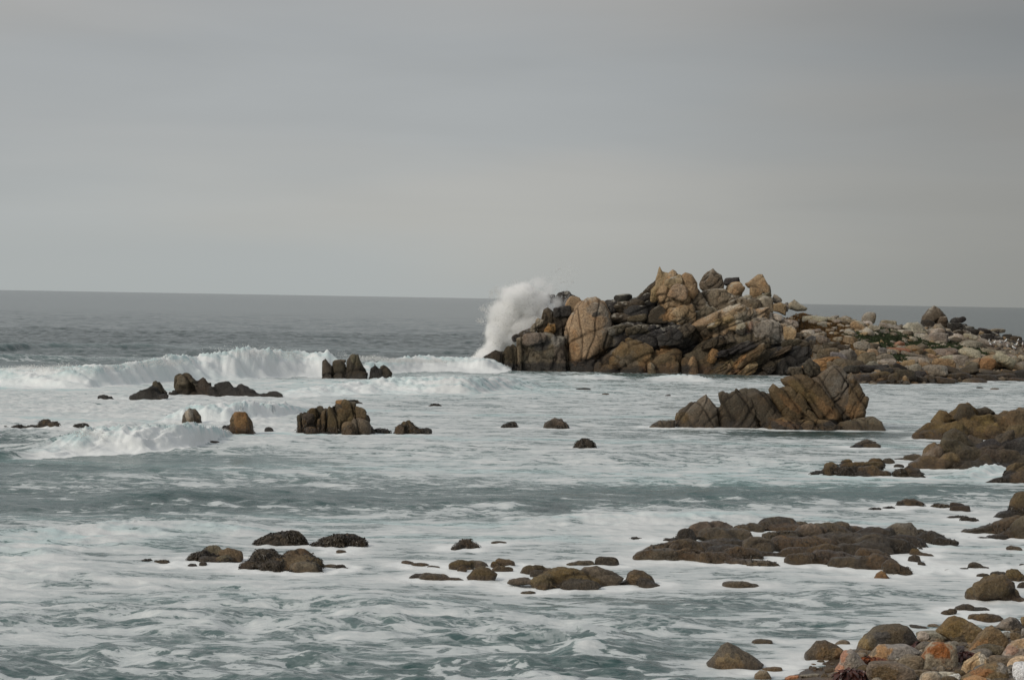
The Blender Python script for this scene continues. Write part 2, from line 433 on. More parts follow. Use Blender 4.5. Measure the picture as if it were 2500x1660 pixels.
# ------------------------------------------------------------------ the rocky island
DI = 180.0
def cv(crop_from, L, crop_to):
    a, b = CROPS[crop_from], CROPS[crop_to]
    f = lambda x, y: (((a[0] + x / a[2]) - b[0]) * b[2], ((a[1] + y / a[2]) - b[1]) * b[2])
    k = b[2] / a[2]; L = dict(L)
    if L['k'] == 'g': L['pts'] = [f(x, y) for x, y in L['pts']]
    else: L['cx'], L['cy'] = f(L['cx'], L['cy']); L['hw'] *= k; L['hh'] *= k
    return L
isl = []
t1 = [
 E(700, 520, 430, 150, 'd', 0, 1, 7, .5, 'x'), E(1020, 480, 370, 170, 'd', 0, 0, 8, .5, 'x'), E(140, 575, 100, 48, 'd', 0, 1, 1.5, .6), E(450, 520, 230, 110, 'd', 0, 1, 5, .5, 'x'), E(945, 345, 105, 110, 'n', 0, 0, 9, .5, 'x'),
 G([(48,608),(70,590),(92,570),(92,530),(115,519),(143,530),(152,608)], 'n', 1, .0, .9, '', 11), G([(146,612),(150,530),(165,502),(197,489),(216,505),(224,612)], 'n', 1, .3, .9, 'b', 12),
 # buttress, knob
 G([(214,612),(216,466),(240,458),(252,445),(330,434),(400,448),(440,455),(452,500),(468,616)], 'm', 1, .7, .6, 'b', 14), G([(242,488),(252,447),(330,436),(356,450),(352,484),(262,497)], 'm', 0, .5, .8, '0', 14), G([(214,600),(216,466),(236,462),(242,500),(240,605)], 'm', 1, .4, .8, 'v', 14), G([(380,610),(385,480),(440,470),(462,610)], 'm', 1, .6, .6, 'b', 14),
 G([(298,425),(328,380),(340,330),(360,316),(388,338),(395,440),(350,452),(318,440)], 'n', 0, 2.0, .8, 'v', 12), G([(375,350),(430,317),(462,330),(474,370),(440,450),(430,475),(360,455),(372,400)], 'n', 0, 2.2, .8, 'b', 12), E(428, 338, 42, 24, 'd', 8, 0, 2.0), E(372, 425, 26, 34, 'o', 0, 0, 1.8, .8, '', 12), E(310, 405, 20, 36, 'h', -28, 0, 1.9, .8, 'v'),
 # the great egg
 G([(435,430),(470,350),(500,300),(540,275),(590,271),(630,300),(662,365),(680,425),(672,475),(640,525),(600,560),(560,618),(470,618),(455,560),(438,490)], 't', 0, .9, .75, 'v', 10), E(486, 322, 44, 52, 't', -18, 0, 2.6), G([(560,618),(590,560),(640,525),(695,480),(705,560),(672,622)], 'n', 1, 1.0, .6, 'b', 12), G([(462,618),(455,565),(500,570),(580,560),(600,618)], 'n', 1, .7, .5, 'b', 12),
 # dark shoulder and ridge
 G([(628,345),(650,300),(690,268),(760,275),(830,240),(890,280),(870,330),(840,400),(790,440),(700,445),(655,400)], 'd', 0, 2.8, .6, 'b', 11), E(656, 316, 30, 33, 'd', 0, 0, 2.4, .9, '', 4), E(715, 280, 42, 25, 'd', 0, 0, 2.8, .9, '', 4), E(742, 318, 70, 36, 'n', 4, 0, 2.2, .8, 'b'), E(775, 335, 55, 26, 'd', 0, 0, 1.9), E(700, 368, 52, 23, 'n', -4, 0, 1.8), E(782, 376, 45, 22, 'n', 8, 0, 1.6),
 G([(770,285),(800,250),(840,215),(872,186),(888,200),(902,290),(865,325),(800,330)], 'n', 0, 3.0, .6, 'v', 12), E(866, 252, 20, 42, 't', -6, 0, 2.6), G([(862,235),(876,165),(888,126),(900,150),(935,158),(935,230),(890,250)], 't', 0, 2.6, .9, '0', 12), G([(1055, 270), (1110, 238), (1190, 232), (1240, 262), (1350, 280), (1400, 340), (1150, 350), (1080, 335)], 'm', 0, 3.0, .6, 'b', 12),
 # tower
 G([(875,250),(905,200),(925,160),(950,139),(968,150),(990,182),(1022,222),(1042,265),(1030,300),(1000,332),(950,347),(920,352),(885,292)], 't', 0, 1.9, .7, 'b', 12), E(977, 246, 40, 36, 't', -14, 0, 1.3, .8, '', 7), E(955, 200, 42, 26, 't', 22, 0, 1.7, .8),
 G([(985,172),(1010,155),(1040,164),(1064,203),(1067,250),(1046,277),(1015,262),(1000,222)], 't', 0, 1.9, .85, '', 8), G([(1025,300),(1068,228),(1110,288),(1124,335),(1092,365),(1040,355)], 'm', 0, 2.2, .6, 'b', 13), G([(918,355),(960,316),(1040,300),(1064,350),(1052,392),(980,402),(930,385)], 't', 0, 1.2, .7, 'x', 12), G([(822,365),(880,298),(932,345),(937,392),(870,402),(828,392)], 'n', 0, 1.7, .6, '', 11),
 G([(1050,340),(1110,300),(1160,330),(1150,390),(1080,410),(1050,385)], 'm', 0, 1.9, .6, 'b', 12),
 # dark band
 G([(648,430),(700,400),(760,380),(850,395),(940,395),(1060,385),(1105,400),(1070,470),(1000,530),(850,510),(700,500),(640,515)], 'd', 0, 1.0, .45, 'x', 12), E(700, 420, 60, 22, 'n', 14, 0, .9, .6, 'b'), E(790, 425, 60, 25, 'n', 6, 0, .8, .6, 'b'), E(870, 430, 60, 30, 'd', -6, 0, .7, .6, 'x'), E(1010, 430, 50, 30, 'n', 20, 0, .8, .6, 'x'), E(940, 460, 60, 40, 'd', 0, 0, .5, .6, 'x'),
 # foot
 G([(655,605),(650,560),(690,500),(740,461),(790,480),(850,500),(862,560),(830,628),(690,628)], 'b', 1, .1, .6, 'b', 12), G([(815,628),(822,560),(870,520),(960,504),(992,530),(978,628)], 'b', 1, .2, .6, 'b', 14), G([(984,628),(985,560),(1010,545),(1060,562),(1130,518),(1180,540),(1170,600),(1100,645)], 'b', 1, .1, .6, 'x', 14),
 E(850, 606, 19, 28, 'h', 8, 1, -.4, .8, '', 14), E(600, 602, 20, 26, 'b', 0, 1, -.1), E(650, 610, 52, 24, 'b', 0, 1, -.3, .8, 'b', 14), E(1045, 585, 24, 36, 't', 0, 1, -.4, .8, '', 14), E(1138, 548, 22, 34, 'o', -20, 0, -.2, .8, '', 14), E(760, 610, 60, 20, 'n', 0, 1, -.2),
 # right of centre: jointed blocks above, slanting slabs below
 G([(1010,405),(1130,340),(1220,312),(1300,330),(1400,320),(1400,460),(1200,482),(1090,472),(1040,445)], 't', 0, .9, .45, 'x', 14), G([(1000,545),(1100,470),(1250,432),(1400,420),(1420,640),(1350,668),(1200,655),(1090,642),(1060,592)], 'n', 1, .3, .4, 's', 14),
 E(1260, 590, 105, 30, 'o', 32, 0, -.3, .7, 's', 14), E(1180, 610, 80, 24, 'b', 30, 0, -.3, .7, 's', 14), E(1240, 520, 120, 22, 'd', 20, 0, -.1, .6, 's', 14), E(1160, 480, 80, 26, 'n', 18, 0, .1, .6, 'b', 14), E(1320, 550, 80, 26, 'b', 36, 0, -.4, .7, 's', 14), E(1300, 620, 60, 26, 't', 38, 0, -.5, .7, '', 14), E(1170, 640, 24, 20, 't', 0, 1, -.5), E(1240, 350, 60, 22, 't', 22, 0, .6, .7, 'b', 14), E(1180, 385, 70, 20, 't', 26, 0, .5, .7, 'b', 14),
 STAIN(330, 500, 50, 30, 'd', 30), STAIN(420, 470, 40, 30, 'g', 20), STAIN(300, 600, 160, 22, 'd'), STAIN(520, 590, 90, 30, 'd', 15), STAIN(650, 440, 30, 90, 'g', 10, .7), STAIN(600, 330, 55, 35, 'g', 0, .6), STAIN(592, 350, 30, 12, 'd', 20), STAIN(640, 480, 40, 40, 'n', 0, .7), STAIN(480, 500, 30, 80, 'o', 10, .35),
 STAIN(930, 360, 35, 25, 'o', 0, .7), STAIN(1010, 380, 40, 20, 'm'), STAIN(740, 570, 50, 40, 'm'), STAIN(900, 520, 40, 18, 'o', 20, .7), STAIN(820, 580, 30, 40, 'o', 0, .5), STAIN(930, 590, 40, 25, 'o', 10, .5), STAIN(1080, 440, 60, 40, 'n', 20), STAIN(1250, 440, 90, 20, 'd', 12), STAIN(1300, 360, 70, 30, 'p', 15, .7), STAIN(1220, 320, 40, 14, 'p', 20, .7), STAIN(1010, 610, 30, 25, 'd'), STAIN(690, 620, 80, 12, 'd'),
]
z3 = [
 G([(240,730),(400,560),(560,488),(700,535),(745,600),(690,640),(650,800),(660,930),(480,945),(330,870),(250,840)], 't', 0, .8, .45, 'x', 14), G([(632,700),(690,640),(840,648),(960,678),(1060,735),(1112,850),(1135,960),(1040,995),(900,1005),(740,1000),(680,930),(645,800)], 'h', 0, .7, .6, 'b', 13),
 G([(635,690),(690,640),(760,660),(835,740),(832,850),(760,905),(690,900),(650,790)], 't', 0, .8, .7, '0', 14), G([(720,650),(830,650),(900,740),(922,850),(835,862),(785,740)], 'p', 0, .95, .7, '0', 14),
 E(520, 545, 105, 42, 'p', 22, 0, 1.5, .8, 'b', 14), E(560, 605, 110, 46, 'p', 10, 0, 1.2, .8, 'x', 14), E(672, 600, 75, 58, 'p', 0, 0, 1.2, .8, '', 12), E(470, 745, 66, 85, 't', -35, 0, .6, .8, '', 14), E(558, 780, 62, 92, 'p', -8, 0, .5, .8, '', 14), E(300, 620, 120, 42, 't', 25, 0, 1.6, .8, 'b', 14),
 G([(60,560),(150,400),(260,335),(420,380),(700,430),(800,600),(560,560),(250,650),(120,650)], 'm', 0, 3.0, .5, 'b', 13), E(620, 470, 220, 110, 'h', -10, 0, 4.6, .6, 'x'), E(730, 490, 60, 62, 'm', 0, 0, 2.6), E(900, 630, 140, 42, 'h', -12, 0, 2.2, .8, 'b'), E(1000, 645, 90, 40, 'p', -8, 0, 1.9), E(850, 590, 110, 45, 'm', -5, 0, 2.8, .8, 'b'),
 E(1190, 850, 75, 85, 't', 0, 0, 1.0, .9, '', 12), E(1180, 740, 115, 50, 'h', -8, 0, 2.2, .8, 'b', 14), E(1110, 775, 72, 42, 'h', 0, 0, 1.8, .8), E(1330, 900, 130, 55, 'm', 12, 0, 1.8, .7, 'b'), E(1420, 860, 90, 40, 'p', 0, 0, 2.2),
 # dark lower right
 G([(640,1000),(760,1010),(900,1005),(1130,970),(1300,940),(1450,905),(1560,920),(1640,1010),(1620,1110),(1470,1200),(1250,1440),(850,1445),(760,1300),(700,1150)], 'd', 1, .7, .45, 'x', 13), G([(0,1360),(150,1200),(400,1085),(700,1040),(780,1250),(740,1445),(300,1432),(60,1400)], 'n', 1, .1, .35, 's', 14),
 E(920, 1280, 85, 90, 'n', 35, 0, .2, .7, 's', 14), E(1080, 1290, 85, 100, 'd', 20, 0, .3, .7, 'v', 14), E(1210, 990, 120, 55, 'n', 14, 0, .8, .7, 'v'), E(1400, 1010, 150, 70, 'n', 16, 0, .9, .7, 'b'), E(1545, 1060, 85, 75, 'd', 0, 0, .9), E(1050, 1130, 190, 60, 'n', 22, 0, .5, .6, 's'), E(610, 1200, 130, 46, 'o', 40, 0, -.3, .7, '', 14), E(700, 1310, 100, 42, 't', 32, 0, -.3, .7, '', 14), E(430, 1330, 62, 82, 't', -15, 0, -.3, .7, 'b', 14), E(300, 1375, 56, 48, 't', 0, 0, -.4, .7), E(200, 1150, 50, 85, 'o', -18, 0, -.1, .8, '', 14), E(830, 1390, 90, 50, 'n', 10, 1, -.1),
 STAIN(830, 950, 150, 50, 'm'), STAIN(1000, 920, 80, 70, 'g', 0, .7), STAIN(690, 760, 30, 70, 'r', -20, .5), STAIN(480, 900, 110, 50, 'm', 0, .8), STAIN(300, 800, 80, 60, 'm', 20, .7), STAIN(1000, 1200, 90, 50, 'n', 20), STAIN(900, 1100, 120, 40, 'n', 25), STAIN(100, 1300, 90, 50, 'o', 25, .6), STAIN(330, 1200, 60, 40, 'b', 25), STAIN(550, 1330, 60, 30, 'o', 30, .6),
]
isl = [cv('T1', l, 'Z2') for l in t1] + [cv('Z3', l, 'Z2') for l in z3]
for l in isl:
    if l['k'] == 'e' and l['hh'] < 200: l['hw'] *= 1.06; l['hh'] *= 1.06
    grow(l, 1.04)
    if l['k'] != 'p': l['dd'] -= .5
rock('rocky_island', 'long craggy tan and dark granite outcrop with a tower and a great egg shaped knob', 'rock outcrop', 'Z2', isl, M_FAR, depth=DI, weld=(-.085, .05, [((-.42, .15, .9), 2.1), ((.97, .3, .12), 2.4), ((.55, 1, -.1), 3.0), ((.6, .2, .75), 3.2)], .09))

GI = 'loose boulders piled on top of the rocky island'
def boulder(label, crop, lobes, mat=M_FAR, depth=None, zb=0.0, group=None, name='boulder', cat='boulder', **k):
    return rock(name, label, cat, crop, lobes, mat, depth, zb, group, **k)
for lab, ls in [
 ('pointed brown boulder balanced on the island summit, right of the tan tower', [G([(40,215),(100,110),(150,70),(215,26),(270,80),(320,110),(350,210),(345,290),(270,330),(120,345),(50,285)], 'm', 0, 5, .85, 'b', 14)]),
 ('dark flat topped slab behind the pointed summit boulder', [E(450, 205, 110, 58, 'd', 6, 0, 8, .9, '', 14)]),
 ('smooth round tan boulder with a crease, leaning right of the pointed summit boulder', [E(490, 315, 122, 105, 't', 28, 0, 5, .9, '', 7), E(515, 325, 75, 100, 't', -28, 0, 4.4, .9, '', 7)]),
 ('big rounded triangular tan boulder crowning the right end of the summit', [G([(615,225),(720,160),(790,105),(840,103),(880,170),(940,280),(935,355),(880,360),(760,300),(650,275)], 't', 0, 5.5, .85, '', 10)]),
 ('grey boulder peeping out behind the big triangular summit boulder', [E(915, 295, 34, 72, 'g', 8, 0, 7.5)]),
 ('orange tan boulder tucked under the big triangular summit boulder', [E(752, 345, 86, 70, 't', -14, 0, 4.4, .9, '', 8)]),
 ('pale cone shaped boulder below the smooth round creased boulder', [G([(550,430),(620,370),(680,360),(705,400),(660,500),(600,505)], 'p', 0, 3.6, .9, '', 10)]),
 ('small pinkish cone boulder at the left of the pale pile under the summit', [G([(270,430),(290,375),(330,355),(400,415),(390,480),(285,480)], 't', 0, 3.8, .9, '', 10)]),
 ('squat pale boulder crossed by a crack, under the small pinkish cone', [E(362, 492, 112, 66, 'p', 14, 0, 3.0, .9, 'b', 10)]),
 ('small brown boulder between the pale cone and the cracked squat boulder', [E(520, 470, 62, 40, 'h', 20, 0, 3.6)]),
 ('large square faced tan block low on the right of the summit pile', [G([(765,440),(860,370),(960,395),(985,430),(980,595),(900,602),(780,585)], 'h', 0, 3.2, .85, '', 14)]),
 ('thin slab resting on top of the square faced tan block', [E(860, 395, 105, 42, 'h', 24, 0, 4.0)]),
 ('orange fronted wedge block right of the square faced tan block', [G([(985,480),(1080,460),(1150,500),(1140,635),(1050,590),(985,572)], 't', 0, 2.8, .85, '', 14)]),
 ('rounded grey boulder behind the orange fronted wedge block', [E(1025, 435, 68, 52, 'h', -35, 0, 5)]),
 ('small grey boulder against the right side of the orange fronted wedge', [E(1142, 525, 32, 62, 'g', 0, 0, 3.4)]),
 ('pale grey boulder perched like a cap on dark turf, right of the summit pile', [G([(1158,495),(1250,425),(1310,470),(1420,535),(1400,572),(1290,578),(1180,548)], 'p', 0, 4, .9, '', 10)]),
 ]:
    boulder(lab, 'Z3', ls, depth=DI, group=GI)
boulder('dark rounded sea stack half veiled by spray behind the great egg rock', 'Z1', [G([(1170,260),(1230,160),(1320,132),(1410,132),(1500,190),(1620,310),(1640,700),(1250,700),(1200,420)], 'd', 0, 14, .8, 'b')], depth=DI, name='sea_stack', cat='rock')
boulder('small dark rock almost swallowed by the tall spray', 'Z1', [E(720, 850, 120, 80, 'n', 25, 0, 5), E(560, 900, 100, 60, 'd', 20, 0, 5)], depth=DI, name='sea_rock', cat='rock')
boulder('small dark rock tip showing through the spray left of the dark sea stack', 'Z1', [E(1120, 270, 80, 75, 'd', 0, 0, 13)], depth=DI, name='sea_rock', cat='rock')

# ------------------------------------------------------------------ the low spit on the right
def interp(x, t): return np.interp(x, [a for a, b in t], [b for a, b in t])
_sh = [(at_depth(px, 900, yy)[0], yy) for px, yy in [(1650, 205.), (1850, 199.), (1930, 188.), (1985, 177.)]] + [on_plane(px, py)[:2] for px, py in [(2060, 936), (2200, 938), (2350, 934), (2520, 932), (2700, 932)]]
_shx = [p[0] for p in _sh]; _shy = [p[1] for p in _sh]
SPW = 26.0
_rg = [(1700, 800), (1850, 770), (1960, 768), (2060, 785), (2150, 800), (2250, 803), (2330, 805), (2400, 815), (2450, 832), (2500, 845), (2600, 860)]
_rx, _rz = [], []
for px, py in _rg:
    yy = np.interp(at_depth(px, py, 205)[0], _shx, _shy) + SPW
    p = at_depth(px, py, yy); _rx.append(p[0]); _rz.append(p[2])
def spit_z(x, y):
    y0 = np.interp(x, _shx, _shy); s = (y - y0) / SPW
    zr = np.interp(x, _rx, _rz)
    up = zr * (np.clip(s, -1, 1) ** 1.0)
    dn = zr * (1 - np.clip((s - 1) * 1.6, 0, 3) ** 1.4)
    return np.where(s < 1, up, dn) + noise2(x * .35, y * .35) * 0.22
def at_spit(px, py):
    d = ray(px, py); t = np.linspace(150, 260, 1200) / d[1]
    P = EYE + d[None] * t[:, None]
    below = P[:, 2] < spit_z(P[:, 0], P[:, 1])
    i = int(np.argmax(below)) if below.any() else len(t) // 2
    return P[i]
xs = np.linspace(min(_shx) - 2, max(_shx) + 12, 160); ys = np.linspace(165, 245, 200)
gx, gy = np.meshgrid(xs, ys); gz = spit_z(gx, gy) + fbm2(gx * .8, gy * .8, 3) * .12
i = np.arange(len(ys) - 1)[:, None] * len(xs) + np.arange(len(xs) - 1)[None]
quad = np.stack([i, i + 1, i + 1 + len(xs), i + len(xs)], -1).reshape(-1, 4)
ppx, ppy = project(gx, gy, gz)
def zmask(px, py, cx, cy, rx, ry): return np.clip(1.3 - np.hypot((px - cx) / rx, (py - cy) / ry), 0, 1)
brown = np.zeros_like(gx); green = np.zeros_like(gx)
Z4p = lambda x, y: (2050 + x / 5.249, 730 + y / 5.249)
BROWN = [(1945, 778, 38, 10), (1990, 800, 70, 15), (2030, 825, 50, 16), (2060, 800, 30, 12), (2075, 845, 22, 10), (1925, 765, 25, 10)]
GREEN = [(2150, 822, 90, 12), (2210, 835, 70, 14), (2290, 848, 70, 10), (2180, 812, 30, 12), (2350, 855, 50, 8), (2210, 876, 25, 7), (2140, 838, 30, 10), (2400, 862, 25, 6)]
for b in BROWN: brown = np.maximum(brown, zmask(ppx, ppy, *b))
for b in GREEN: green = np.maximum(green, zmask(ppx, ppy, *b))
c0 = np.array([.21, .175, .13]); cb = np.array([.085, .052, .02]); cg = np.array([.045, .065, .022])
nz = (noise2(gx * 1.1, gy * 1.1) * .5)
wb = sstep(.15, .5, brown + nz * .4)[..., None]; wg = sstep(.15, .5, green + nz * .4)[..., None]
cc = c0 * (1 - wb) + cb * wb; cc = cc * (1 - wg) + cg * wg
cc = cc * (1 + .3 * noise2(gx * 3.3, gy * 3.3))[..., None]
tag(mesh_obj('spit_ground', np.stack([gx, gy, gz], -1).reshape(-1, 3), quad, M_FAR, col=cc.reshape(-1, 3)), kind='structure')
# turf and scrub growing on it
rs = np.random.RandomState(5)
def turf(name, zones, n, colr, label, cat, h):
    P = []
    for (cx, cy, rx, ry) in zones:
        k = int(n * rx * ry / sum(z[2] * z[3] for z in zones))
        for _ in range(k):
            a, r = rs.uniform(0, 6.283), math.sqrt(rs.uniform(0, 1))
            P.append((cx + rx * r * math.cos(a), cy + ry * r * math.sin(a)))
    B = []
    for px, py in P[::12]: B.append(at_spit(px, py))
    B = np.array(B); B = np.repeat(B, 12, 0); B[:, :2] += rs.normal(size=(len(B), 2)) * .45
    B[:, 2] = spit_z(B[:, 0], B[:, 1])
    nn = rs.normal(size=B.shape) * .6; nn[:, 2] = 1; nn /= np.linalg.norm(nn, axis=1)[:, None]
    l = h * rs.uniform(.5, 1.3, len(B))[:, None]
    w = np.stack([rs.normal(size=len(B)), rs.normal(size=len(B)), np.zeros(len(B))], 1); w /= np.linalg.norm(w, axis=1)[:, None]
    V = np.stack([B - w * l * .35, B + w * l * .35, B + nn * l], 1).reshape(-1, 3)
    F = np.arange(len(V)).reshape(-1, 3)
    tag(mesh_obj(name, V, F, plain_material(name, colr, .9, .45, 1.2), smooth=False), label, cat, kind='stuff')
turf('grass', GREEN, 26000, (.040, .054, .024), 'patches of low dark green turf between the pale boulders of the spit', 'grass', .22)
turf('dry_scrub', BROWN, 20000, (.12, .07, .028), 'rusty brown low scrub on the slope right of the island summit', 'scrub', .2)
# ------------------------------------------------------------------ boulders of the spit
GS = 'boulders strewn over the spit'
SPIT = []     # (cx, cy, label) of those with a look of their own, measured in crop Z4
def sb(label, lobes, crop='Z4'):
    ox, oy, sc = CROPS[crop]
    L0 = lobes[0]
    if L0['k'] == 'e': bx, by = L0['cx'], L0['cy'] + L0['hh'] * .75; cx, cy = L0['cx'], L0['cy']
    else:
        q = np.array(L0['pts']); bx = q[:, 0].mean(); by = q[:, 1].max() - 0.12 * (np.ptp(q[:, 1])); cx, cy = q.mean(0)
    P = at_spit(ox + bx / sc, oy + by / sc)
    boulder(label, crop, lobes, depth=float(P[1]), group=GS)
    SPIT.append(((ox + cx / sc - 2050) * 5.249, (oy + cy / sc - 730) * 5.249, label))
sb('round topped pale boulder streaked white, standing alone on the skyline of the spit', [E(370, 245, 90, 78, 'p', 0, 0, 0, .9, '0', 7)])
sb('low pale skyline boulder with a dark right flank, right of the round topped one', [E(615, 330, 105, 58, 'p', -4, 0), E(690, 350, 45, 45, 'd', -30, 0, .2)])
sb('wide flat topped pale boulder leaning against the left of the great pointed one', [G([(790,365),(870,300),(1000,295),(1050,330),(1110,400),(1060,455),(980,465),(880,430)], 'p', 0, 0, .85, '', 10)])
sb('great pointed boulder, tan above and dark below, tallest on the spit', [G([(1035,300),(1060,220),(1140,130),(1210,80),(1280,120),(1360,210),(1330,240),(1220,290),(1160,330),(1050,330)], 'm', 0, 0, .9, '', 12), G([(1040,300),(1200,270),(1360,215),(1390,300),(1405,420),(1250,430),(1100,410)], 'n', 0, .2, .9, 'b', 10), E(1130, 340, 90, 75, 'd', 0, 0, -.3), E(1310, 290, 60, 70, 'm', 0, 0, -.2)])
sb('dark boulder jutting out like a finger right of the great pointed boulder', [E(1560, 268, 62, 40, 'd', 14, 0), E(1480, 295, 70, 55, 'd', 20, 0)])
sb('block of dark rock at the right foot of the great pointed boulder', [E(1475, 375, 95, 70, 'd', 0, 0, 0, .9, 'b')])
sb('large salmon red boulder standing in green turf', [G([(680,610),(710,560),(770,532),(830,555),(842,610),(790,640),(700,635)], 'r', 0, 0, .9, '', 9)])
sb('long pale boulder lying like a log on the brown scrub', [G([(1352,700),(1360,640),(1480,630),(1600,640),(1690,670),(1660,705),(1560,730),(1380,738)], 'p', 0, 0, .8, '0', 8)], 'Z3')
sb('long slanting tan boulder running down to the turf at the top of the slope', [E(250, 375, 130, 62, 't', -28, 0, 0, .9, '', 8)])
sb('long pale slab at the top of the slope behind the slanting tan boulder', [E(60, 290, 120, 45, 'h', -10, 0)])
sb('enormous rounded boulder split by a vertical crack with a dark hollow beneath', [G([(1790,930),(1795,770),(1860,730),(1990,708),(2110,730),(2250,820),(2362,910),(2420,960),(2260,950),(2100,860),(1950,920)], 't', 0, 1.0, .9, '', 10), G([(1608,880),(1660,800),(1800,750),(1795,930),(1700,940)], 't', 0, .6, .9, '', 10), E(2110, 790, 150, 70, 'p', -25, 0, .2), E(1890, 850, 110, 90, 'o', 10, 0, .2), E(2080, 920, 160, 55, 'd', 0, 0, 2)])
sb('broad whale backed pale boulder below the green turf, left of a similar whitish one', [E(1355, 695, 160, 65, 'h', 4, 0, 0, .9, '', 7)])
sb('broad whitish whale backed boulder right above the enormous split boulder', [E(1660, 700, 155, 72, 'p', -8, 0, 0, .9, '', 7)])
sb('long pale striped boulder lying level under the low turf patch', [E(985, 790, 175, 48, 'h', -4, 0, 0, .9, 'v', 8)])
sb('big tan boulder with a long slanting back, centre of the lower spit', [E(1350, 845, 165, 85, 't', -14, 0, 0, .9, '', 8)])
sb('rounded pale boulder behind the big tan slanting one', [E(1430, 780, 190, 62, 'p', 0, 0, .3, .9, 'v', 7), E(1530, 790, 110, 78, 'h', 0, 0)])
sb('smooth brownish loaf shaped boulder low at the water, below the big slanting one', [E(1200, 925, 185, 85, 'h', -5, 0, 0, .9, '', 7)])
sb('small pointed orange boulder standing like a tooth at the waterline', [G([(765,1085),(790,1010),(840,975),(880,1010),(920,1090)], 't', 1, 0, .9, '', 8)])
sb('dark hump boulder behind the pointed orange tooth', [E(850, 990, 145, 95, 'n', 0, 0, 0, .9, '', 8)])
sb('brown rounded boulder beside the dark hump behind the orange tooth', [E(685, 1025, 72, 72, 'b', 20, 0, 0, .9, '', 8)])
sb('wide pale tan boulder with a flat top on the left of the lower spit', [G([(440,760),(500,715),(600,695),(680,720),(740,800),(680,820),(540,810)], 'h', 0, 0, .85, '', 8)])
sb('wide tan boulder tucked in front of the flat topped pale tan one', [E(610, 830, 115, 62, 'h', 6, 0, 0, .9, '', 8)])
sb('triangular dark grey boulder low on the left of the spit', [G([(300,870),(380,800),(450,790),(520,850),(570,890),(400,900)], 'g', 0, 0, .8, '', 10)])
sb('rust stained flat topped boulder at the left shore of the spit, behind the sea stack', [G([(1320,1290),(1500,1190),(1680,1150),(1800,1155),(1900,1205),(1980,1275),(1960,1350),(1800,1350),(1600,1360)], 'o', 0, 0, .7, 's', 10), E(1800, 1300, 170, 70, 'm', -12, 0, -.3)], 'Z3')
sb('rounded boulder half awash at the foot of the island cliff', [G([(740,1480),(770,1390),(850,1345),(950,1340),(1050,1390),(1080,1440),(1060,1490)], 'm', 1, 0, .8, '', 8)], 'Z3')
sb('dark triangular block with a pale cap in the midst of the spit', [E(1530, 490, 68, 42, 'p', -6, 0), E(1540, 530, 60, 35, 'd', 0, 0)])
sb('large pale boulder in two layers right of the dark triangular block', [E(1680, 505, 95, 58, 'p', -8, 0, 0, .9, 's')])
sb('broad tan slab sloping to the right below the two layered pale boulder', [E(1700, 590, 135, 58, 'h', -12, 0)])
sb('pale slanting boulder left of the resting gulls', [E(1870, 570, 112, 52, 'h', -25, 0)])
sb('white crusted boulder in front of the great pointed boulder', [E(1255, 425, 95, 48, 'p', 8, 0), E(1140, 480, 42, 30, 'w', 20, 0)])
sb('dark flat rock with a pale tip on the far right skyline', [E(2010, 410, 110, 32, 'h', 6, 0), E(1950, 450, 90, 40, 'd', 0, 0)])
sb('low orange brown rock awash at the foot of the enormous split boulder', [E(1740, 1060, 155, 48, 'b', 0, 1)])
sb('long flat dark boulder right of the low orange brown rock', [E(1960, 965, 165, 42, 'n', -3, 0)])
sb('tan boulder left of the salmon red one with a dark facet', [G([(370,620),(430,560),(500,550),(512,600),(470,650),(400,650)], 't', 0, 0, .9, '', 12)])
sb('small upright triangular tan stone in the turf', [G([(512,580),(525,515),(560,545),(582,580),(545,592)], 't', 0, 0, .9, '', 12)])
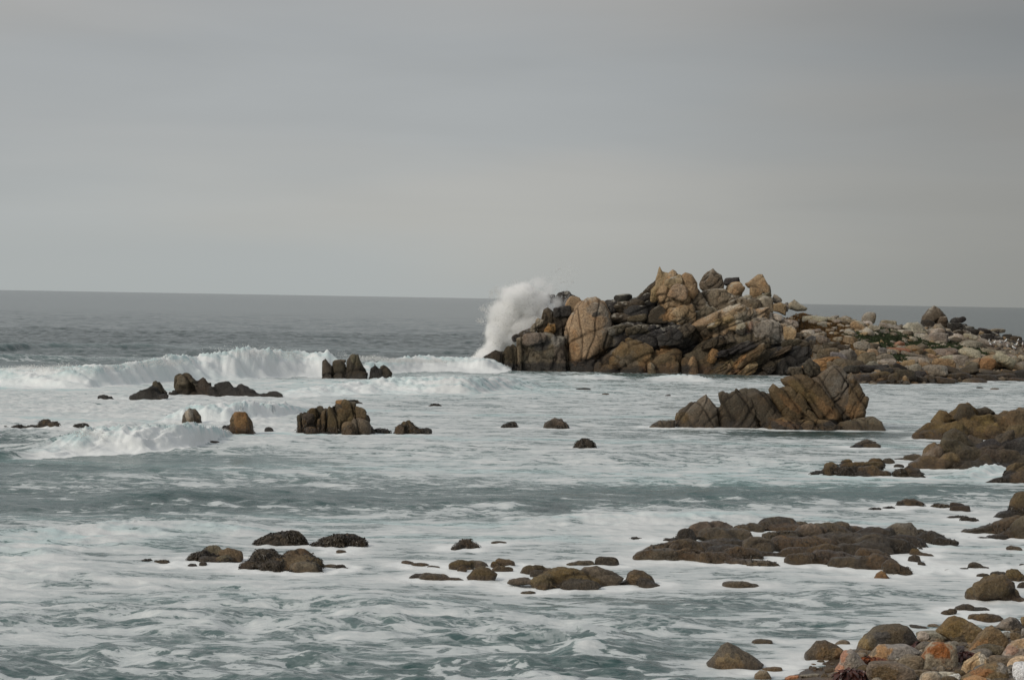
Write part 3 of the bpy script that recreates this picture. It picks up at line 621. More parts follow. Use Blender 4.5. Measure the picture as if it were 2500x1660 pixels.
# the rest, described from what lies next to them
MANY = [(250,330,70,40,'p'),(340,315,72,30,'p'),(430,390,62,46,'p'),(550,430,76,36,'p'),(640,370,110,40,'h'),(110,412,46,36,'h'),(175,472,56,26,'p'),(1590,352,42,32,'d'),(1655,388,62,40,'d'),(1770,378,32,24,'d'),
 (1700,430,70,42,'d'),(1850,425,66,42,'d'),(1960,465,76,38,'d'),(2030,510,60,42,'d'),(2150,490,62,38,'d'),(2255,525,64,42,'n'),(2315,565,55,35,'d'),(2200,570,60,34,'d'),(2340,600,40,26,'n'),(1400,450,70,36,'d'),(1890,500,70,45,'d'),(2100,545,70,35,'n'),
 (1265,515,105,62,'h'),(1050,492,80,34,'p'),(1150,530,90,40,'h'),(1440,515,62,44,'p'),(2070,582,82,42,'p'),(2200,612,72,34,'h'),(800,432,64,36,'p'),(880,442,60,28,'p'),(945,525,55,36,'p'),(1330,560,50,28,'h'),(1600,440,60,34,'m'),(1520,430,55,30,'n'),
 (280,615,86,58,'h'),(130,545,66,62,'t'),(440,610,60,40,'m'),(55,640,78,44,'n'),(80,730,112,66,'g'),(45,860,112,80,'m'),(265,712,62,46,'t'),(430,700,64,50,'t'),(560,665,62,36,'g'),(670,690,60,40,'h'),(345,790,105,82,'m'),
 (225,870,70,70,'n'),(750,665,120,36,'r'),(930,672,60,26,'o'),(1020,680,70,32,'r'),(1150,690,60,48,'t'),(930,730,120,34,'h'),(860,860,82,62,'t'),(960,905,72,62,'h'),(550,990,80,56,'b'),(430,1010,70,50,'b'),(290,1020,92,48,'n'),
 (480,900,120,44,'d'),(720,832,62,30,'o'),(1330,1060,112,45,'m'),(1140,1030,60,46,'m'),(1030,985,72,52,'d'),(1400,930,120,60,'n'),(1520,1010,130,52,'n'),(1650,925,100,52,'n'),(2110,1010,120,48,'n'),(1880,1010,110,40,'n'),(2220,980,120,50,'n'),
 (2340,980,90,60,'d'),(1690,860,70,50,'m'),(2270,800,60,42,'h'),(2330,760,55,38,'p'),(2200,740,55,28,'h'),(1960,690,120,32,'h'),(2350,850,60,40,'h'),(330,900,90,50,'d'),(150,920,90,55,'d'),(640,930,110,45,'n'),(760,900,90,55,'d'),(1010,1040,80,40,'n'),(560,930,100,40,'d'),
 (1080,440,50,26,'h'),(700,420,50,24,'h'),(0,350,60,30,'t'),(40,250,60,28,'h'),(20,420,40,26,'h'),(-40,300,60,34,'h'),(-60,240,50,24,'h'),(-110,270,50,30,'p'),(-150,230,45,20,'p'),(-190,320,50,30,'h'),(-230,340,60,36,'p'),(-120,410,48,26,'h'),(-60,450,55,30,'t'),(-30,530,60,40,'h'),(-300,420,60,32,'h'),(-250,480,70,40,'h'),(-340,490,60,34,'t'),(-210,540,80,52,'m'),(-100,620,90,56,'n'),(-160,700,110,60,'m'),(-250,650,80,50,'n'),(-390,430,60,30,'p'),(-20,750,90,56,'g'),(-120,800,110,60,'n'),
 (1560,1075,40,14,'b'),(1640,620,40,18,'h'),(1790,630,50,22,'t'),(2000,640,60,20,'m'),(2120,640,40,18,'h'),(660,620,36,20,'o'),(600,590,30,16,'p'),(450,470,40,20,'h'),(300,460,60,30,'t'),(770,560,20,10,'p'),(1090,640,40,18,'r'),(1200,745,60,30,'t'),(540,1075,90,22,'d'),(1450,1050,60,24,'n'),(2290,1050,100,34,'b'),(2010,1060,90,26,'n')]
TONE = dict(t='tan', o='orange brown', g='grey', d='dark', b='brown', p='pale', m='brownish grey', r='reddish', w='whitish', n='blackish brown', h='sandy grey')
SHORT = {}
rs = np.random.RandomState(31)
used = {}
PLACE = [(370,245,'the round topped skyline boulder'),(615,330,'the dark flanked skyline boulder'),(940,375,'the wide flat topped pale boulder'),(1210,260,'the great pointed boulder'),(1560,268,'the jutting dark finger'),(765,590,'the salmon red boulder'),
 (250,375,'the long slanting tan boulder'),(2000,830,'the enormous split boulder'),(1355,695,'the whale backed pale boulder'),(1660,700,'the whitish whale backed boulder'),(985,790,'the long striped boulder'),(1350,845,'the big tan slanting boulder'),(1200,925,'the loaf shaped boulder'),
 (840,1030,'the pointed orange tooth'),(600,760,'the flat topped pale tan boulder'),(440,850,'the triangular dark grey boulder'),(-20,880,'the rust stained boulder'),(1680,505,'the two layered pale boulder'),(2010,410,'the pale tipped skyline rock'),(1870,570,'the slanting boulder by the gulls'),(-290,230,'the log shaped boulder'),(545,560,'the small upright triangle stone'),(1740,1060,'the low orange brown rock')]
for (cx, cy, hw, hh, c) in MANY:
    if hw * hh < 1000: continue
    if hw * hh > 2600: hw *= 1.16; hh *= 1.12
    sz = 'large' if hw * hh > 5200 else ('small' if hw * hh < 2200 else 'medium')
    shp = 'flat' if hw > 2.3 * hh else ('squarish' if hw < 1.35 * hh else 'rounded')
    best = None
    for (dx, dy, nm) in sorted(PLACE, key=lambda q: math.hypot(q[0] - cx, q[1] - cy)):
        ax, ay = cx - dx, (cy - dy) * 1.4
        side = ('right of' if ax > 0 else 'left of') if abs(ax) > abs(ay) else ('below' if ay > 0 else 'above')
        dist = math.hypot(ax, ay)
        adv = 'just ' if dist < 170 else ('' if dist < 330 else 'some way ')
        lab = f'{sz} {shp} {TONE[c]} boulder {adv}{side} {nm}'
        if lab not in used: best = lab; break
    used[best] = 1
    P = at_spit(2050 + cx / 5.249, 730 + (cy + hh * .7) / 5.249)
    boulder(best, 'Z4', [E(cx, cy, hw * 1.08, hh * 1.08, c, rs.uniform(-14, 10), 0, 0, rs.uniform(.8, 1.1), '', rs.choice([7, 9, 13]))], depth=float(P[1]), group=GS)
# shingle between them: countless
n = 2200
x = rs.uniform(_shx[2], max(_shx) + 4, n); y = np.interp(x, _shx, _shy) + rs.uniform(-1, SPW + 3, n)
z = spit_z(x, y)
Vb, Fb = ico(2)
pal = np.array([PAL[k] for k in 'hptmgn'])
Vs = []; Fs = []; Cs = []
for j in range(n):
    r = rs.gamma(2.2, .065) * np.array([rs.uniform(.8, 1.5), rs.uniform(.8, 1.5), rs.uniform(.5, .95)])
    v = Vb * (1 + .16 * rs.normal(size=(len(Vb), 1))) * r
    Vs.append(v + [x[j], y[j], z[j] + r[2] * .25]); Fs.append(Fb + j * len(Vb))
    Cs.append(np.repeat((pal[rs.randint(4 if z[j] > 1 else 6)] * rs.uniform(.6, 1.1))[None], len(Vb), 0))
tag(mesh_obj('shingle', np.vstack(Vs), np.vstack(Fs), M_FAR, col=np.vstack(Cs), attrs={'crack': np.zeros(n * len(Vb))}), 'small stones filling the gaps between the boulders of the spit', 'stones', kind='stuff')

# ------------------------------------------------------------------ gulls
M_GW = plain_material('white_feathers', (.80, .80, .78), .7, .05, 20); M_GG = plain_material('grey_feathers', (.17, .18, .19), .7, .15, 20); M_GY = plain_material('yellow_bill', (.6, .42, .08), .5, .1, 20); M_GP = plain_material('pink_legs', (.45, .28, .24), .6, .1, 20)
def loft(path, n=10):
    V, F = [], []
    for k, (x_, z_, rw, rh, tilt) in enumerate(path):
        for j in range(n):
            a = 2 * math.pi * j / n
            V.append((x_ - math.sin(tilt) * rh * math.sin(a), rw * math.cos(a), z_ + math.cos(tilt) * rh * math.sin(a)))
    for k in range(len(path) - 1):
        for j in range(n):
            F.append((k * n + j, (k + 1) * n + j, (k + 1) * n + (j + 1) % n, k * n + (j + 1) % n))
    return np.array(V), np.array(F)
def make_gull(label):
    # x forward, standing; body, neck and head are one skin
    body = [(-.30, .20, .004, .004, 0), (-.25, .21, .03, .018, 0), (-.16, .225, .06, .05, .1), (-.05, .235, .085, .085, .1), (.06, .26, .085, .09, .2), (.13, .30, .062, .068, .7), (.155, .345, .04, .044, 1.1), (.17, .385, .036, .038, .6), (.195, .41, .04, .04, .2), (.225, .412, .034, .034, 0), (.25, .405, .016, .018, 0), (.262, .402, .006, .008, 0)]
    V, F = loft(body)
    g = mesh_obj('seagull', V, F, M_GW); tag(g, label, 'gull', 'white gulls resting on the spit')
    Vb_, Fb_ = loft([(.25, .404, .010, .012, 0), (.285, .400, .008, .012, 0), (.305, .392, .002, .004, 0)], 8); mesh_obj('bill', Vb_, Fb_, M_GY, g)
    for s in (-1, 1):
        Vw, Fw = loft([(.09, .285, .012, .045, .2), (.0, .275, .016, .06, .15), (-.12, .255, .016, .05, .1), (-.24, .23, .01, .022, .1), (-.34, .215, .003, .006, 0)], 8)
        Vw[:, 1] += s * (.078 - .16 * np.abs(np.minimum(Vw[:, 0] + .02, 0))); mesh_obj('wing', Vw, Fw, M_GG, g)
        Vl, Fl = loft([(.01, 0.0, .012, .012, 1.57), (.012, .012, .008, .008, 1.57), (.0, .16, .009, .009, 1.57)], 6)
        Vl[:, 1] += s * .035; mesh_obj('leg', Vl, Fl, M_GP, g)
    return g
g0 = None
GUL = [(1905, 640, 'upright gull furthest left of the resting flock', 255), (1965, 657, 'second gull from the left, breast turned this way', 290), (2052, 655, 'gull in the middle of the back row, facing left', 235), (2115, 638, 'plump gull right of the middle, highest on the slope', 60),
 (2142, 700, 'small looking gull standing in the front row, left of the lowest gull', 240), (2245, 682, 'large white gull between the lowest gull and the frame edge', 300), (2333, 678, 'gull nearest the right edge of the frame, standing tall', 262), (2222, 722, 'lowest gull, nearest the enormous split boulder', 110), (1920, 670, 'faint gull just below the leftmost one', 95), (2275, 612, 'far small gull behind the flock, on the grey stones', 60)]
for cx, cy, lab, ang in GUL:
    P = at_spit(2050 + cx / 5.249, 730 + cy / 5.249)
    if g0 is None: g0 = make_gull(lab); o = g0
    else:
        o = g0.copy(); COL.objects.link(o); o["label"] = lab
        for ch in list(g0.children):
            c = ch.copy(); COL.objects.link(c); c.parent = o
    k = 1.0 if 'faint' not in lab and 'far' not in lab else .75
    o.location = (P[0], P[1] - .3, float(spit_z(np.array(P[0]), np.array(P[1] - .3))) + .45); o.rotation_euler = (0, 0, rad(ang)); o.scale = (1.1 * k,) * 3
# ------------------------------------------------------------------ rocks in the surf
def sea_rock(label, crop, lobes, mat=M_MID, name='sea_rock', cat='rock', **k):
    for l in lobes:
        if l['k'] == 'e' and l['hh'] < .35 * l['hw']: l['ck'] = 'b'; l['hh'] *= .88
    if len(lobes) > 1 and 'weld' not in k:
        k['weld'] = (.035, .07, [((-.3, .6, .75), .8), ((.9, .5, .1), .9)], .025) if mat is M_NEAR else (.05, .07, [((-.3, .3, .9), 1.1), ((.9, .3, .2), 1.2)], .05)
    return rock(name, label, cat, crop, lobes, mat, gain=.85, **k)
# the tilted stack on the right
def wl(crop, cx, cy):
    ox, oy, sc = CROPS[crop]; return float(on_plane(ox + cx / sc, oy + cy / sc)[1])
dS = wl('C5', 1200, 640) + .3
rock('sea_stack', 'big tilted brown slab rock rising to the right in the surf before the spit', 'rock', 'C5', [grow(l, 1.05) for l in [
 E(1450, 520, 520, 150, 'n', -22, 1, 2.6, .5, 'b'), E(1000, 560, 260, 120, 'n', 0, 1, 2.0, .5, 'b'),
 G([(240,655),(290,612),(330,585),(375,562),(440,560),(495,562),(508,662),(300,664)], 'm', 1, -.1, .7, 'x', 12), E(300, 650, 90, 18, 'd', 0, 1, -.2), E(620, 655, 160, 14, 'd', 0, 1, -.4, .5),
 G([(495,580),(515,490),(610,420),(690,390),(755,352),(785,385),(842,450),(888,625),(882,658),(700,657),(510,660)], 'm', 1, .5, .6, 'j', 13),
 G([(840,645),(850,470),(872,440),(860,340),(900,320),(950,345),(1000,300),(1060,350),(1110,360),(1160,470),(1250,645)], 'n', 1, .7, .5, 'l', 13),
 G([(1095,350),(1160,316),(1240,330),(1280,365),(1330,480),(1430,560),(1500,645),(1230,645),(1170,560),(1120,470)], 'n', 1, .9, .5, 'l', 14),
 G([(1265,310),(1305,252),(1365,290),(1450,275),(1540,370),(1620,480),(1710,610),(1480,640),(1390,520),(1300,410)], 'b', 0, .9, .5, 'j', 14),
 G([(1370,225),(1450,195),(1540,178),(1620,210),(1700,290),(1800,400),(1880,570),(1700,620),(1600,480),(1500,350),(1400,275)], 'b', 0, 1.3, .5, 'j', 14),
 G([(1416,170),(1440,125),(1540,120),(1570,200),(1450,205)], 'n', 0, 2.0, .9, 'b', 14), G([(1550,95),(1610,50),(1690,120),(1695,195),(1630,215),(1570,170)], 'n', 0, 1.8, .9, 'b', 14),
 G([(1640,225),(1740,160),(1800,110),(1870,130),(1930,210),(1995,320),(2038,430),(1995,500),(1880,570),(1780,440),(1700,320)], 'm', 0, 1.5, .5, 'j', 14),
 G([(1910,205),(1955,176),(2020,260),(2090,380),(2072,460),(2052,550),(1950,560),(1890,490),(1925,300)], 'b', 0, 1.4, .6, 'j', 13),
 G([(1800,640),(1860,578),(1960,552),(2065,540),(2130,532),(2192,570),(2248,620),(2100,642)], 'm', 1, .6, .7, 'v', 12),
 G([(1230,648),(1290,575),(1400,535),(1520,560),(1640,545),(1760,560),(1850,600),(1830,650)], 'b', 1, .1, .5, 'x', 12), E(1650, 470, 260, 170, 'n', -35, 0, 3.5, .5, 'b'), E(1430, 600, 150, 30, 'n', -10, 1, -.1, .7, 'x'),
 STAIN(1560, 330, 150, 50, 'y', -40), STAIN(1750, 470, 120, 40, 'o', -40, .6), STAIN(1460, 430, 130, 35, 'o', -42, .6), STAIN(1420, 590, 120, 30, 'o', -20, .6), STAIN(1870, 270, 70, 130, 'g', -30, .6), STAIN(1960, 480, 70, 60, 'o', 0, .5), STAIN(760, 420, 40, 60, 'h', -30, .6), STAIN(1780, 585, 60, 25, 'd', 20), STAIN(1000, 420, 110, 70, 'n'), STAIN(560, 540, 60, 60, 'y', 20, .7)]],
 M_MID, depth=dS, group='rocks standing in the surf', weld=(-.045, .03, [((.80, .25, .57), .95)], .05))
GR = 'rocks standing in the surf'
# left, far
sea_rock('small jagged black rock, leftmost of the far dark row', 'C3', [E(850, 645, 48, 26, 'd', 0, 1), E(905, 648, 32, 20, 'd', 0, 1), E(960, 660, 40, 10, 'd', 0, 1)], group=GR)
sea_rock('dark sloping rock with a round head, second in the far left row', 'C3', [G([(1035,668),(1070,625),(1160,580),(1245,545),(1290,560),(1340,620),(1330,672),(1080,675)], 'd', 1, 0, .7, 'b'), G([(1240,560),(1262,510),(1290,497),(1318,510),(1350,560),(1390,615),(1300,640)], 'n', 0, .6, .8, 'b'), E(1350, 625, 40, 20, 'd', 0, 1, -.2)], depth=wl('C3', 1200, 672), group=GR, rough=1.6)
dk = wl('C3', 1700, 636)
sea_rock('long dark rock reef with a brown peak at its left end, behind the sloping rock', 'C3', [G([(1395,605),(1415,560),(1440,468),(1500,428),(1555,458),(1610,505),(1640,640),(1450,640)], 'n', 1, .5, .7, 'b', 12), G([(1450,475),(1500,428),(1555,458),(1620,540),(1560,530),(1480,540)], 'm', 0, .2, .7, 'v'), G([(1600,520),(1640,500),(1682,473),(1745,520),(1770,640),(1620,640)], 'n', 1, .4, .7, 'b'),
 E(1800, 580, 75, 58, 'd', 0, 1, 0, .8, 'b'), E(1875, 575, 55, 62, 'd', 0, 1, 0, .8, 'b'), E(1990, 595, 72, 58, 'd', 0, 1, 0, .8, 'b'), E(1930, 600, 90, 45, 'd', 0, 1), E(2060, 610, 60, 32, 'd', 0, 1), E(2150, 618, 75, 24, 'd', 0, 1), E(2265, 615, 70, 26, 'd', -8, 1), E(1420, 600, 30, 18, 'd', 0, 1)], depth=dk, group=GR, rough=1.8, weld=(.07, .08, [((.8, .2, .5), 1.1), ((-.5, .3, .8), 1.3)], .13))
dm = wl('C4', 800, 490)
sea_rock('dark rock of three blunt pillars, tallest on the right, before the breaking wave', 'C4', [G([(618,488),(628,340),(658,316),(690,358),(715,385),(712,488)], 'n', 1, 0, .8, 'v', 12), G([(700,488),(714,340),(790,333),(822,372),(832,488)], 'n', 1, .3, .8, '', 12), E(775, 350, 48, 18, 'm', 0, 0, .5), E(800, 440, 170, 52, 'n', 0, 1, .5, .5, 'b'), G([(828,488),(832,345),(868,290),(890,284),(915,286),(952,345),(985,400),(1012,440),(1005,480)], 'n', 1, .2, .8, 'v', 12), E(905, 340, 40, 56, 'm', 12, 0, .1)], depth=dm, group=GR, rough=1.5, weld=(-.06, .04, [((.9, .2, -.2), 1.3), ((-.3, .3, .9), 1.6)], .07))
sea_rock('small dark rock with two horns, right beside the three pillars', 'C4', [G([(1012,472),(1028,405),(1062,362),(1088,400),(1130,410),(1140,472)], 'd', 1, 0, .8, 'b', 12), G([(1095,470),(1110,390),(1135,373),(1170,390),(1208,440),(1195,470)], 'n', 1, .1, .8, 'b')], depth=dm, group=GR, rough=1.5, weld=(-.06, .04, [((.9, .2, -.2), 1.3), ((-.3, .3, .9), 1.6)], .07))
sea_rock('grey pointed rock streaming with foam between the two rows on the left', 'C3', [G([(1480,860),(1510,780),(1560,728),(1590,750),(1600,860)], 'g', 1, 0, .7, 'b', 12), G([(1590,735),(1610,735),(1650,790),(1680,865),(1600,865)], 'm', 1, .1, .7, 'b'), E(1560, 800, 30, 55, 'w', 20, 0, -.5)], depth=wl('C3', 1570, 872), group=GR)
sea_rock('brown blunt topped rock in the left surf, standing alone', 'C3', [G([(1860,915),(1890,845),(1918,770),(1970,762),(2030,768),(2070,840),(2125,932),(1990,955),(1900,940)], 'b', 1, 0, .8, 'v', 12), E(1985, 850, 55, 90, 'o', 5, 0, -.3, .7, '', 12), E(1850, 890, 30, 25, 'd', -30, 1, .4)], depth=wl('C3', 1990, 950), group=GR, rough=1.5, kelp=400, kelp_top=.35)
sea_rock('small dark rock right of the brown blunt topped rock', 'C3', [E(2215, 905, 38, 22, 'd', 0, 1)], group=GR)
sea_rock('dark brown rock at the far left with a low tail of kelp', 'C3', [G([(295,905),(320,850),(350,818),(395,815),(440,860),(492,925),(370,930)], 'n', 1, 0, .8, 'b', 12), E(430, 880, 45, 50, 'b', -30, 1, -.2), E(260, 885, 50, 18, 'd', 0, 1), E(150, 886, 60, 18, 'd', 0, 1), E(40, 884, 30, 12, 'd', 0, 1)], depth=wl('C3', 380, 905), group=GR, kelp=500, kelp_top=.4)
sea_rock('low black rock right of the dark rock with a kelp tail', 'C3', [E(680, 882, 72, 30, 'd', 0, 1, 0, .8, 'b')], group=GR, kelp=200)
sea_rock('flat ledge with overhanging edge in the left surf', 'C3', [E(1462, 985, 80, 24, 'n', 0, 1, 0, .8, 'b')], group=GR, kelp=150)
sea_rock('low wave washed rock right of the flat ledge', 'C3', [E(1750, 1008, 62, 12, 'n', 0, 1)], group=GR)
d2 = wl('C4', 740, 945)
sea_rock('big cluster of upright rounded brown blocks fused together, middle left of the surf', 'C4', [E(735, 860, 300, 150, 'n', 0, 1, 1.2, .6, 'x'), E(490, 855, 65, 92, 'n', 10, 1, .2, .9, 'x'), E(470, 880, 50, 60, 'b', 0, 1, 0, .9, 'b'), E(560, 795, 42, 66, 'b', 8, 0, .5), E(615, 760, 38, 54, 'm', 10, 0, .7), E(520, 830, 50, 55, 'n', 0, 0, .1, .9, 'b'),
 G([(570,900),(590,820),(630,745),(665,735),(670,900),(620,925)], 'b', 1, 0, .9, '', 8), G([(668,930),(668,800),(668,720),(690,703),(725,745),(790,830),(770,935)], 'b', 1, -.1, .9, '', 8), E(750, 750, 42, 50, 'm', 0, 0, .5), E(790, 705, 42, 42, 'o', 10, 0, .8), E(840, 745, 58, 78, 'b', -12, 0, .6), E(878, 712, 32, 36, 'm', 0, 0, .9), E(800, 790, 55, 50, 'b', -20, 0, .2), E(860, 800, 60, 60, 'b', 0, 0, .3),
 E(940, 785, 60, 68, 'b', -15, 0, .3), E(950, 870, 88, 58, 'm', -8, 1, -.2), E(1005, 850, 42, 92, 'n', 18, 1, .3), E(840, 895, 55, 50, 'b', 0, 1, -.5), E(530, 912, 60, 30, 'b', 0, 1, -.5), E(690, 935, 70, 16, 'd', 0, 1, -.3), E(450, 915, 30, 26, 'n', 0, 1)], depth=d2, group=GR, kelp=700, kelp_top=.45, weld=(-.035, .025, [((.95, .2, .1), .8)], .08))
sea_rock('low black kelp covered rock at the right foot of the big cluster', 'C4', [E(1075, 915, 40, 20, 'd', 0, 1), E(1140, 922, 55, 20, 'd', 0, 1)], group=GR, kelp=260, kelp_len=.25)
sea_rock('rounded brown rock with a kelp skirt on its right, right of the big cluster', 'C4', [G([(1222,935),(1238,890),(1300,838),(1350,826),(1392,870),(1435,912),(1420,948),(1300,952)], 'b', 1, 0, .8, 'b', 8), E(1270, 905, 45, 38, 'b', 0, 1, -.3), E(1480, 918, 60, 30, 'd', -8, 1, .2, .8, 'b')], depth=wl('C4', 1330, 945), group=GR, kelp=600, kelp_top=.5)
sea_rock('floating looking scrap of black kelp rock behind the big cluster', 'C4', [E(890, 682, 48, 15, 'k', -5, 1)], group=GR, kelp=200, kelp_len=.4)
sea_rock('thin low black rock alone in flat foam, right of the horned rock', 'C4', [E(1555, 705, 42, 11, 'k', 5, 1)], group=GR, kelp=120, kelp_len=.3)
sea_rock('small black kelp rock with a notched top, in the middle of the picture', 'CB', [E(1300, 472, 35, 16, 'k', 0, 1), E(1330, 462, 34, 20, 'k', 0, 1)], group=GR, kelp=260, kelp_len=.25)
sea_rock('hunched brown rock with dark kelp sides, middle of the bay', 'CB', [G([(1530,490),(1560,455),(1595,428),(1640,411),(1690,420),(1715,450),(1742,482),(1700,492)], 'm', 1, 0, .8, 'b', 8), E(1690, 465, 45, 30, 'm', -20, 1, -.2)], depth=wl('CB', 1640, 492), group=GR, kelp=700, kelp_top=.45, kelp_len=.25)
sea_rock('dark brown lump rock nearer than the hunched one, ringed by a smooth swell', 'CB', [G([(1752,635),(1790,590),(1830,560),(1870,560),(1910,585),(1928,615),(1890,637)], 'n', 1, 0, .8, 'b', 8)], depth=wl('CB', 1840, 636), group=GR, kelp=600, kelp_top=.5, kelp_len=.2)
sea_rock('sliver of black rock before the island cliff', 'CB', [E(1842, 206, 56, 9, 'd', 0, 1)], group=GR)
sea_rock('small tan stone just awash right of the black sliver', 'CB', [E(2003, 241, 28, 6, 'm', 0, 1)], group=GR)
sea_rock('smooth grey rock awash at the foot of the island cliff', 'CB', [E(1945, 118, 52, 11, 'g', 0, 1)], group=GR)
sea_rock('tiny dark rock between the black sliver and the tilted slab rock', 'C5', [E(440, 355, 26, 7, 'd', 8, 1)], group=GR)
sea_rock('small dark flat stone off the spit below the enormous split boulder', 'Z4', [E(1795, 1135, 46, 12, 'd', 0, 1)], group=GR)
sea_rock('small tan flat stone off the spit near the right edge', 'Z4', [E(1985, 1152, 62, 14, 'h', 0, 1)], group=GR)
# right side
d1 = wl('C6', 1800, 530)
rock('rock_outcrop', 'ochre rock outcrop with a high knob at the right edge, behind the dark one', 'rock outcrop', 'C6', [G([(1225,500),(1330,430),(1460,350),(1560,330),(1700,420),(1700,505),(1500,505)], 'y', 1, .6, .8, 's'), G([(1460,360),(1500,290),(1545,243),(1625,250),(1680,330),(1560,400)], 'y', 0, 1.6, .8, 'b', 10), G([(1560,360),(1650,270),(1750,175),(1830,172),(1890,225),(1900,300),(1800,360),(1620,410)], 'y', 0, 2.0, .8, '', 8), E(1780, 280, 95, 85, 'n', 30, 0, 1.4, .7, '', 8),
 G([(1890,240),(2000,208),(2090,262),(2100,330),(2000,340),(1890,320)], 'n', 0, 2.4, .8, 'b', 9), G([(2100,280),(2180,240),(2260,245),(2330,215),(2500,215),(2500,420),(2150,420)], 'b', 0, 2.4, .8, 'b', 9), E(1960, 350, 110, 65, 'y', 10, 0, 1.2, .8, 'x'), E(1850, 420, 120, 85, 'y', -30, 0, .8, .8, 'v'), E(2000, 470, 130, 80, 'y', 15, 0, .6, .8, 'b'), E(2150, 370, 110, 90, 'b', 0, 0, 1.5, .8, 'b'),
 E(2100, 480, 120, 70, 'y', -20, 0, .4, .8, 'b'), E(1650, 440, 170, 80, 'y', 22, 1, .2, .7, 's'), E(1450, 465, 160, 40, 'y', 14, 1, 0, .7, 's'), E(2350, 340, 170, 110, 'b', 0, 0, 1.2, .8, 'b'), E(2280, 470, 130, 90, 'b', 0, 0, .5, .8, 'b'), E(1950, 450, 480, 140, 'n', 0, 1, 3, .5, 'x'), E(2500, 450, 250, 130, 'b', 0, 1, 1, .7, 'b'), E(1650,500,200,30,'y',0,1,-.3)], M_MID, depth=d1, group=GR, weld=(.06, .07, [((-.4, .2, .9), 1.2), ((.9, .3, .3), 1.5)], .12))
d3 = wl('C6', 1700, 815)
rock('rock_outcrop', 'dark brown outcrop with a smooth conical hump, in front of the ochre one', 'rock outcrop', 'C6', [G([(1540,600),(1580,520),(1620,455),(1690,417),(1755,440),(1820,510),(1870,575),(1750,640),(1580,720)], 'n', 0, 2.0, .85, '', 7), G([(1240,800),(1300,740),(1420,650),(1540,560),(1600,700),(1560,800),(1350,808)], 'm', 1, .8, .8, 'b', 9), E(1480, 660, 90, 90, 'b', 30, 0, 1.2), E(1450, 745, 110, 65, 'b', -5, 1, 0, .8, '', 8), E(1340, 770, 90, 40, 'b', 15, 1, 0), E(1580, 770, 70, 60, 'b', 0, 1, -.1), E(1680, 740, 100, 95, 'b', 10, 1, 0, .8, 'b', 8),
 E(1830, 690, 130, 100, 'n', -5, 0, 1.0, .8, 'b', 8), E(1850, 780, 190, 55, 'n', 0, 1, -.2, .7, 'b'), E(1960, 755, 120, 75, 'n', 25, 1, 0, .8, '', 8), E(2060, 720, 100, 95, 'n', -20, 0, .6, .8, 'b', 8), E(2200, 720, 110, 90, 'n', 0, 0, .6, .8, 'b', 8), E(2260, 610, 120, 95, 'd', 0, 0, 1.8, .8, '', 8), E(2180, 540, 110, 85, 'n', 20, 0, 2.4, .8, 'b'), E(2020, 600, 130, 80, 'd', 0, 0, 2.0, .8, 'b'), E(1900, 560, 80, 60, 'n', -20, 0, 2.6),
 E(2040, 640, 110, 60, 'n', 0, 0, 1.5), E(2400, 600, 130, 130, 'd', 0, 0, 1.6, .8, 'b'), E(2380, 760, 130, 80, 'n', 0, 1, .4, .8, 'b'), E(2000, 760, 500, 90, 'd', 0, 1, 1.8, .5, 'x'), E(1700, 620, 130, 110, 'n', 0, 0, 1.3, .7, 'b'), E(2100, 790, 150, 30, 'd', 0, 1, -.2)], M_MID, depth=d3, group=GR, weld=(.06, .07, [((-.3, .2, .95), 1.4), ((.9, .3, -.2), 1.5)], .11))
sea_rock('brown humped rock with a dark tail pointing left, below the tilted slab rock', 'C6', [G([(655,600),(740,565),(800,535),(870,522),(930,540),(990,580),(960,600),(850,608),(720,608)], 'b', 1, 0, .8, 's', 8), E(740, 590, 70, 22, 'd', 12, 1, -.2)], depth=wl('C6', 850, 605), group=GR, kelp=300, kelp_top=.3, kelp_len=.2)
d4 = wl('C6', 730, 880)
sea_rock('knobbly cluster of kelpy brown boulders left of the dark conical outcrop', 'C6', [E(510, 800, 78, 62, 'y', 0, 1, 0, .9, 'b'), E(660, 755, 72, 42, 'y', 0, 0, 1.4, .9), E(625, 832, 70, 45, 'n', 5, 1, -.2), E(720, 830, 60, 45, 'n', 0, 1), E(780, 770, 55, 32, 'b', 0, 0, 1.2), E(870, 830, 130, 60, 'y', -3, 1, -.1, .8, 'b'), E(940, 742, 85, 42, 'y', -5, 0, 1.6), E(920, 780, 90, 40, 'b', 0, 0, .8), E(1040, 852, 46, 34, 'b', 0, 1), E(370, 836, 56, 14, 'd', 0, 1), E(780, 855, 110, 30, 'n', 0, 1, -.2)], depth=d4, group=GR, kelp=1200, kelp_top=.4, kelp_len=.18)
sea_rock('flat pale grey stone behind the knobbly cluster', 'C6', [E(1062, 730, 62, 28, 'm', 0, 1)], group=GR)
sea_rock('thin dark stone between the flat pale grey stone and the dark conical outcrop', 'C6', [E(1170, 710, 60, 12, 'n', 4, 1)], group=GR)
sea_rock('low brownish grey rock touching the left of the dark conical outcrop', 'C6', [E(1290, 695, 90, 32, 'm', 8, 1)], group=GR)
sea_rock('small dark stone just behind the pair of leaning boulders', 'C6', [E(1160, 775, 50, 18, 'n', 0, 1)], group=GR)
sea_rock('pair of dark brown boulders leaning together right of the knobbly cluster', 'C6', [E(1195, 850, 85, 48, 'y', 8, 1, 0, .9), E(1325, 850, 70, 50, 'n', -20, 1, 0, .9), E(1260, 800, 22, 30, 'n', 0, 0, .2)], depth=wl('C6', 1250, 895), group=GR, kelp=500, kelp_top=.4, kelp_len=.18)
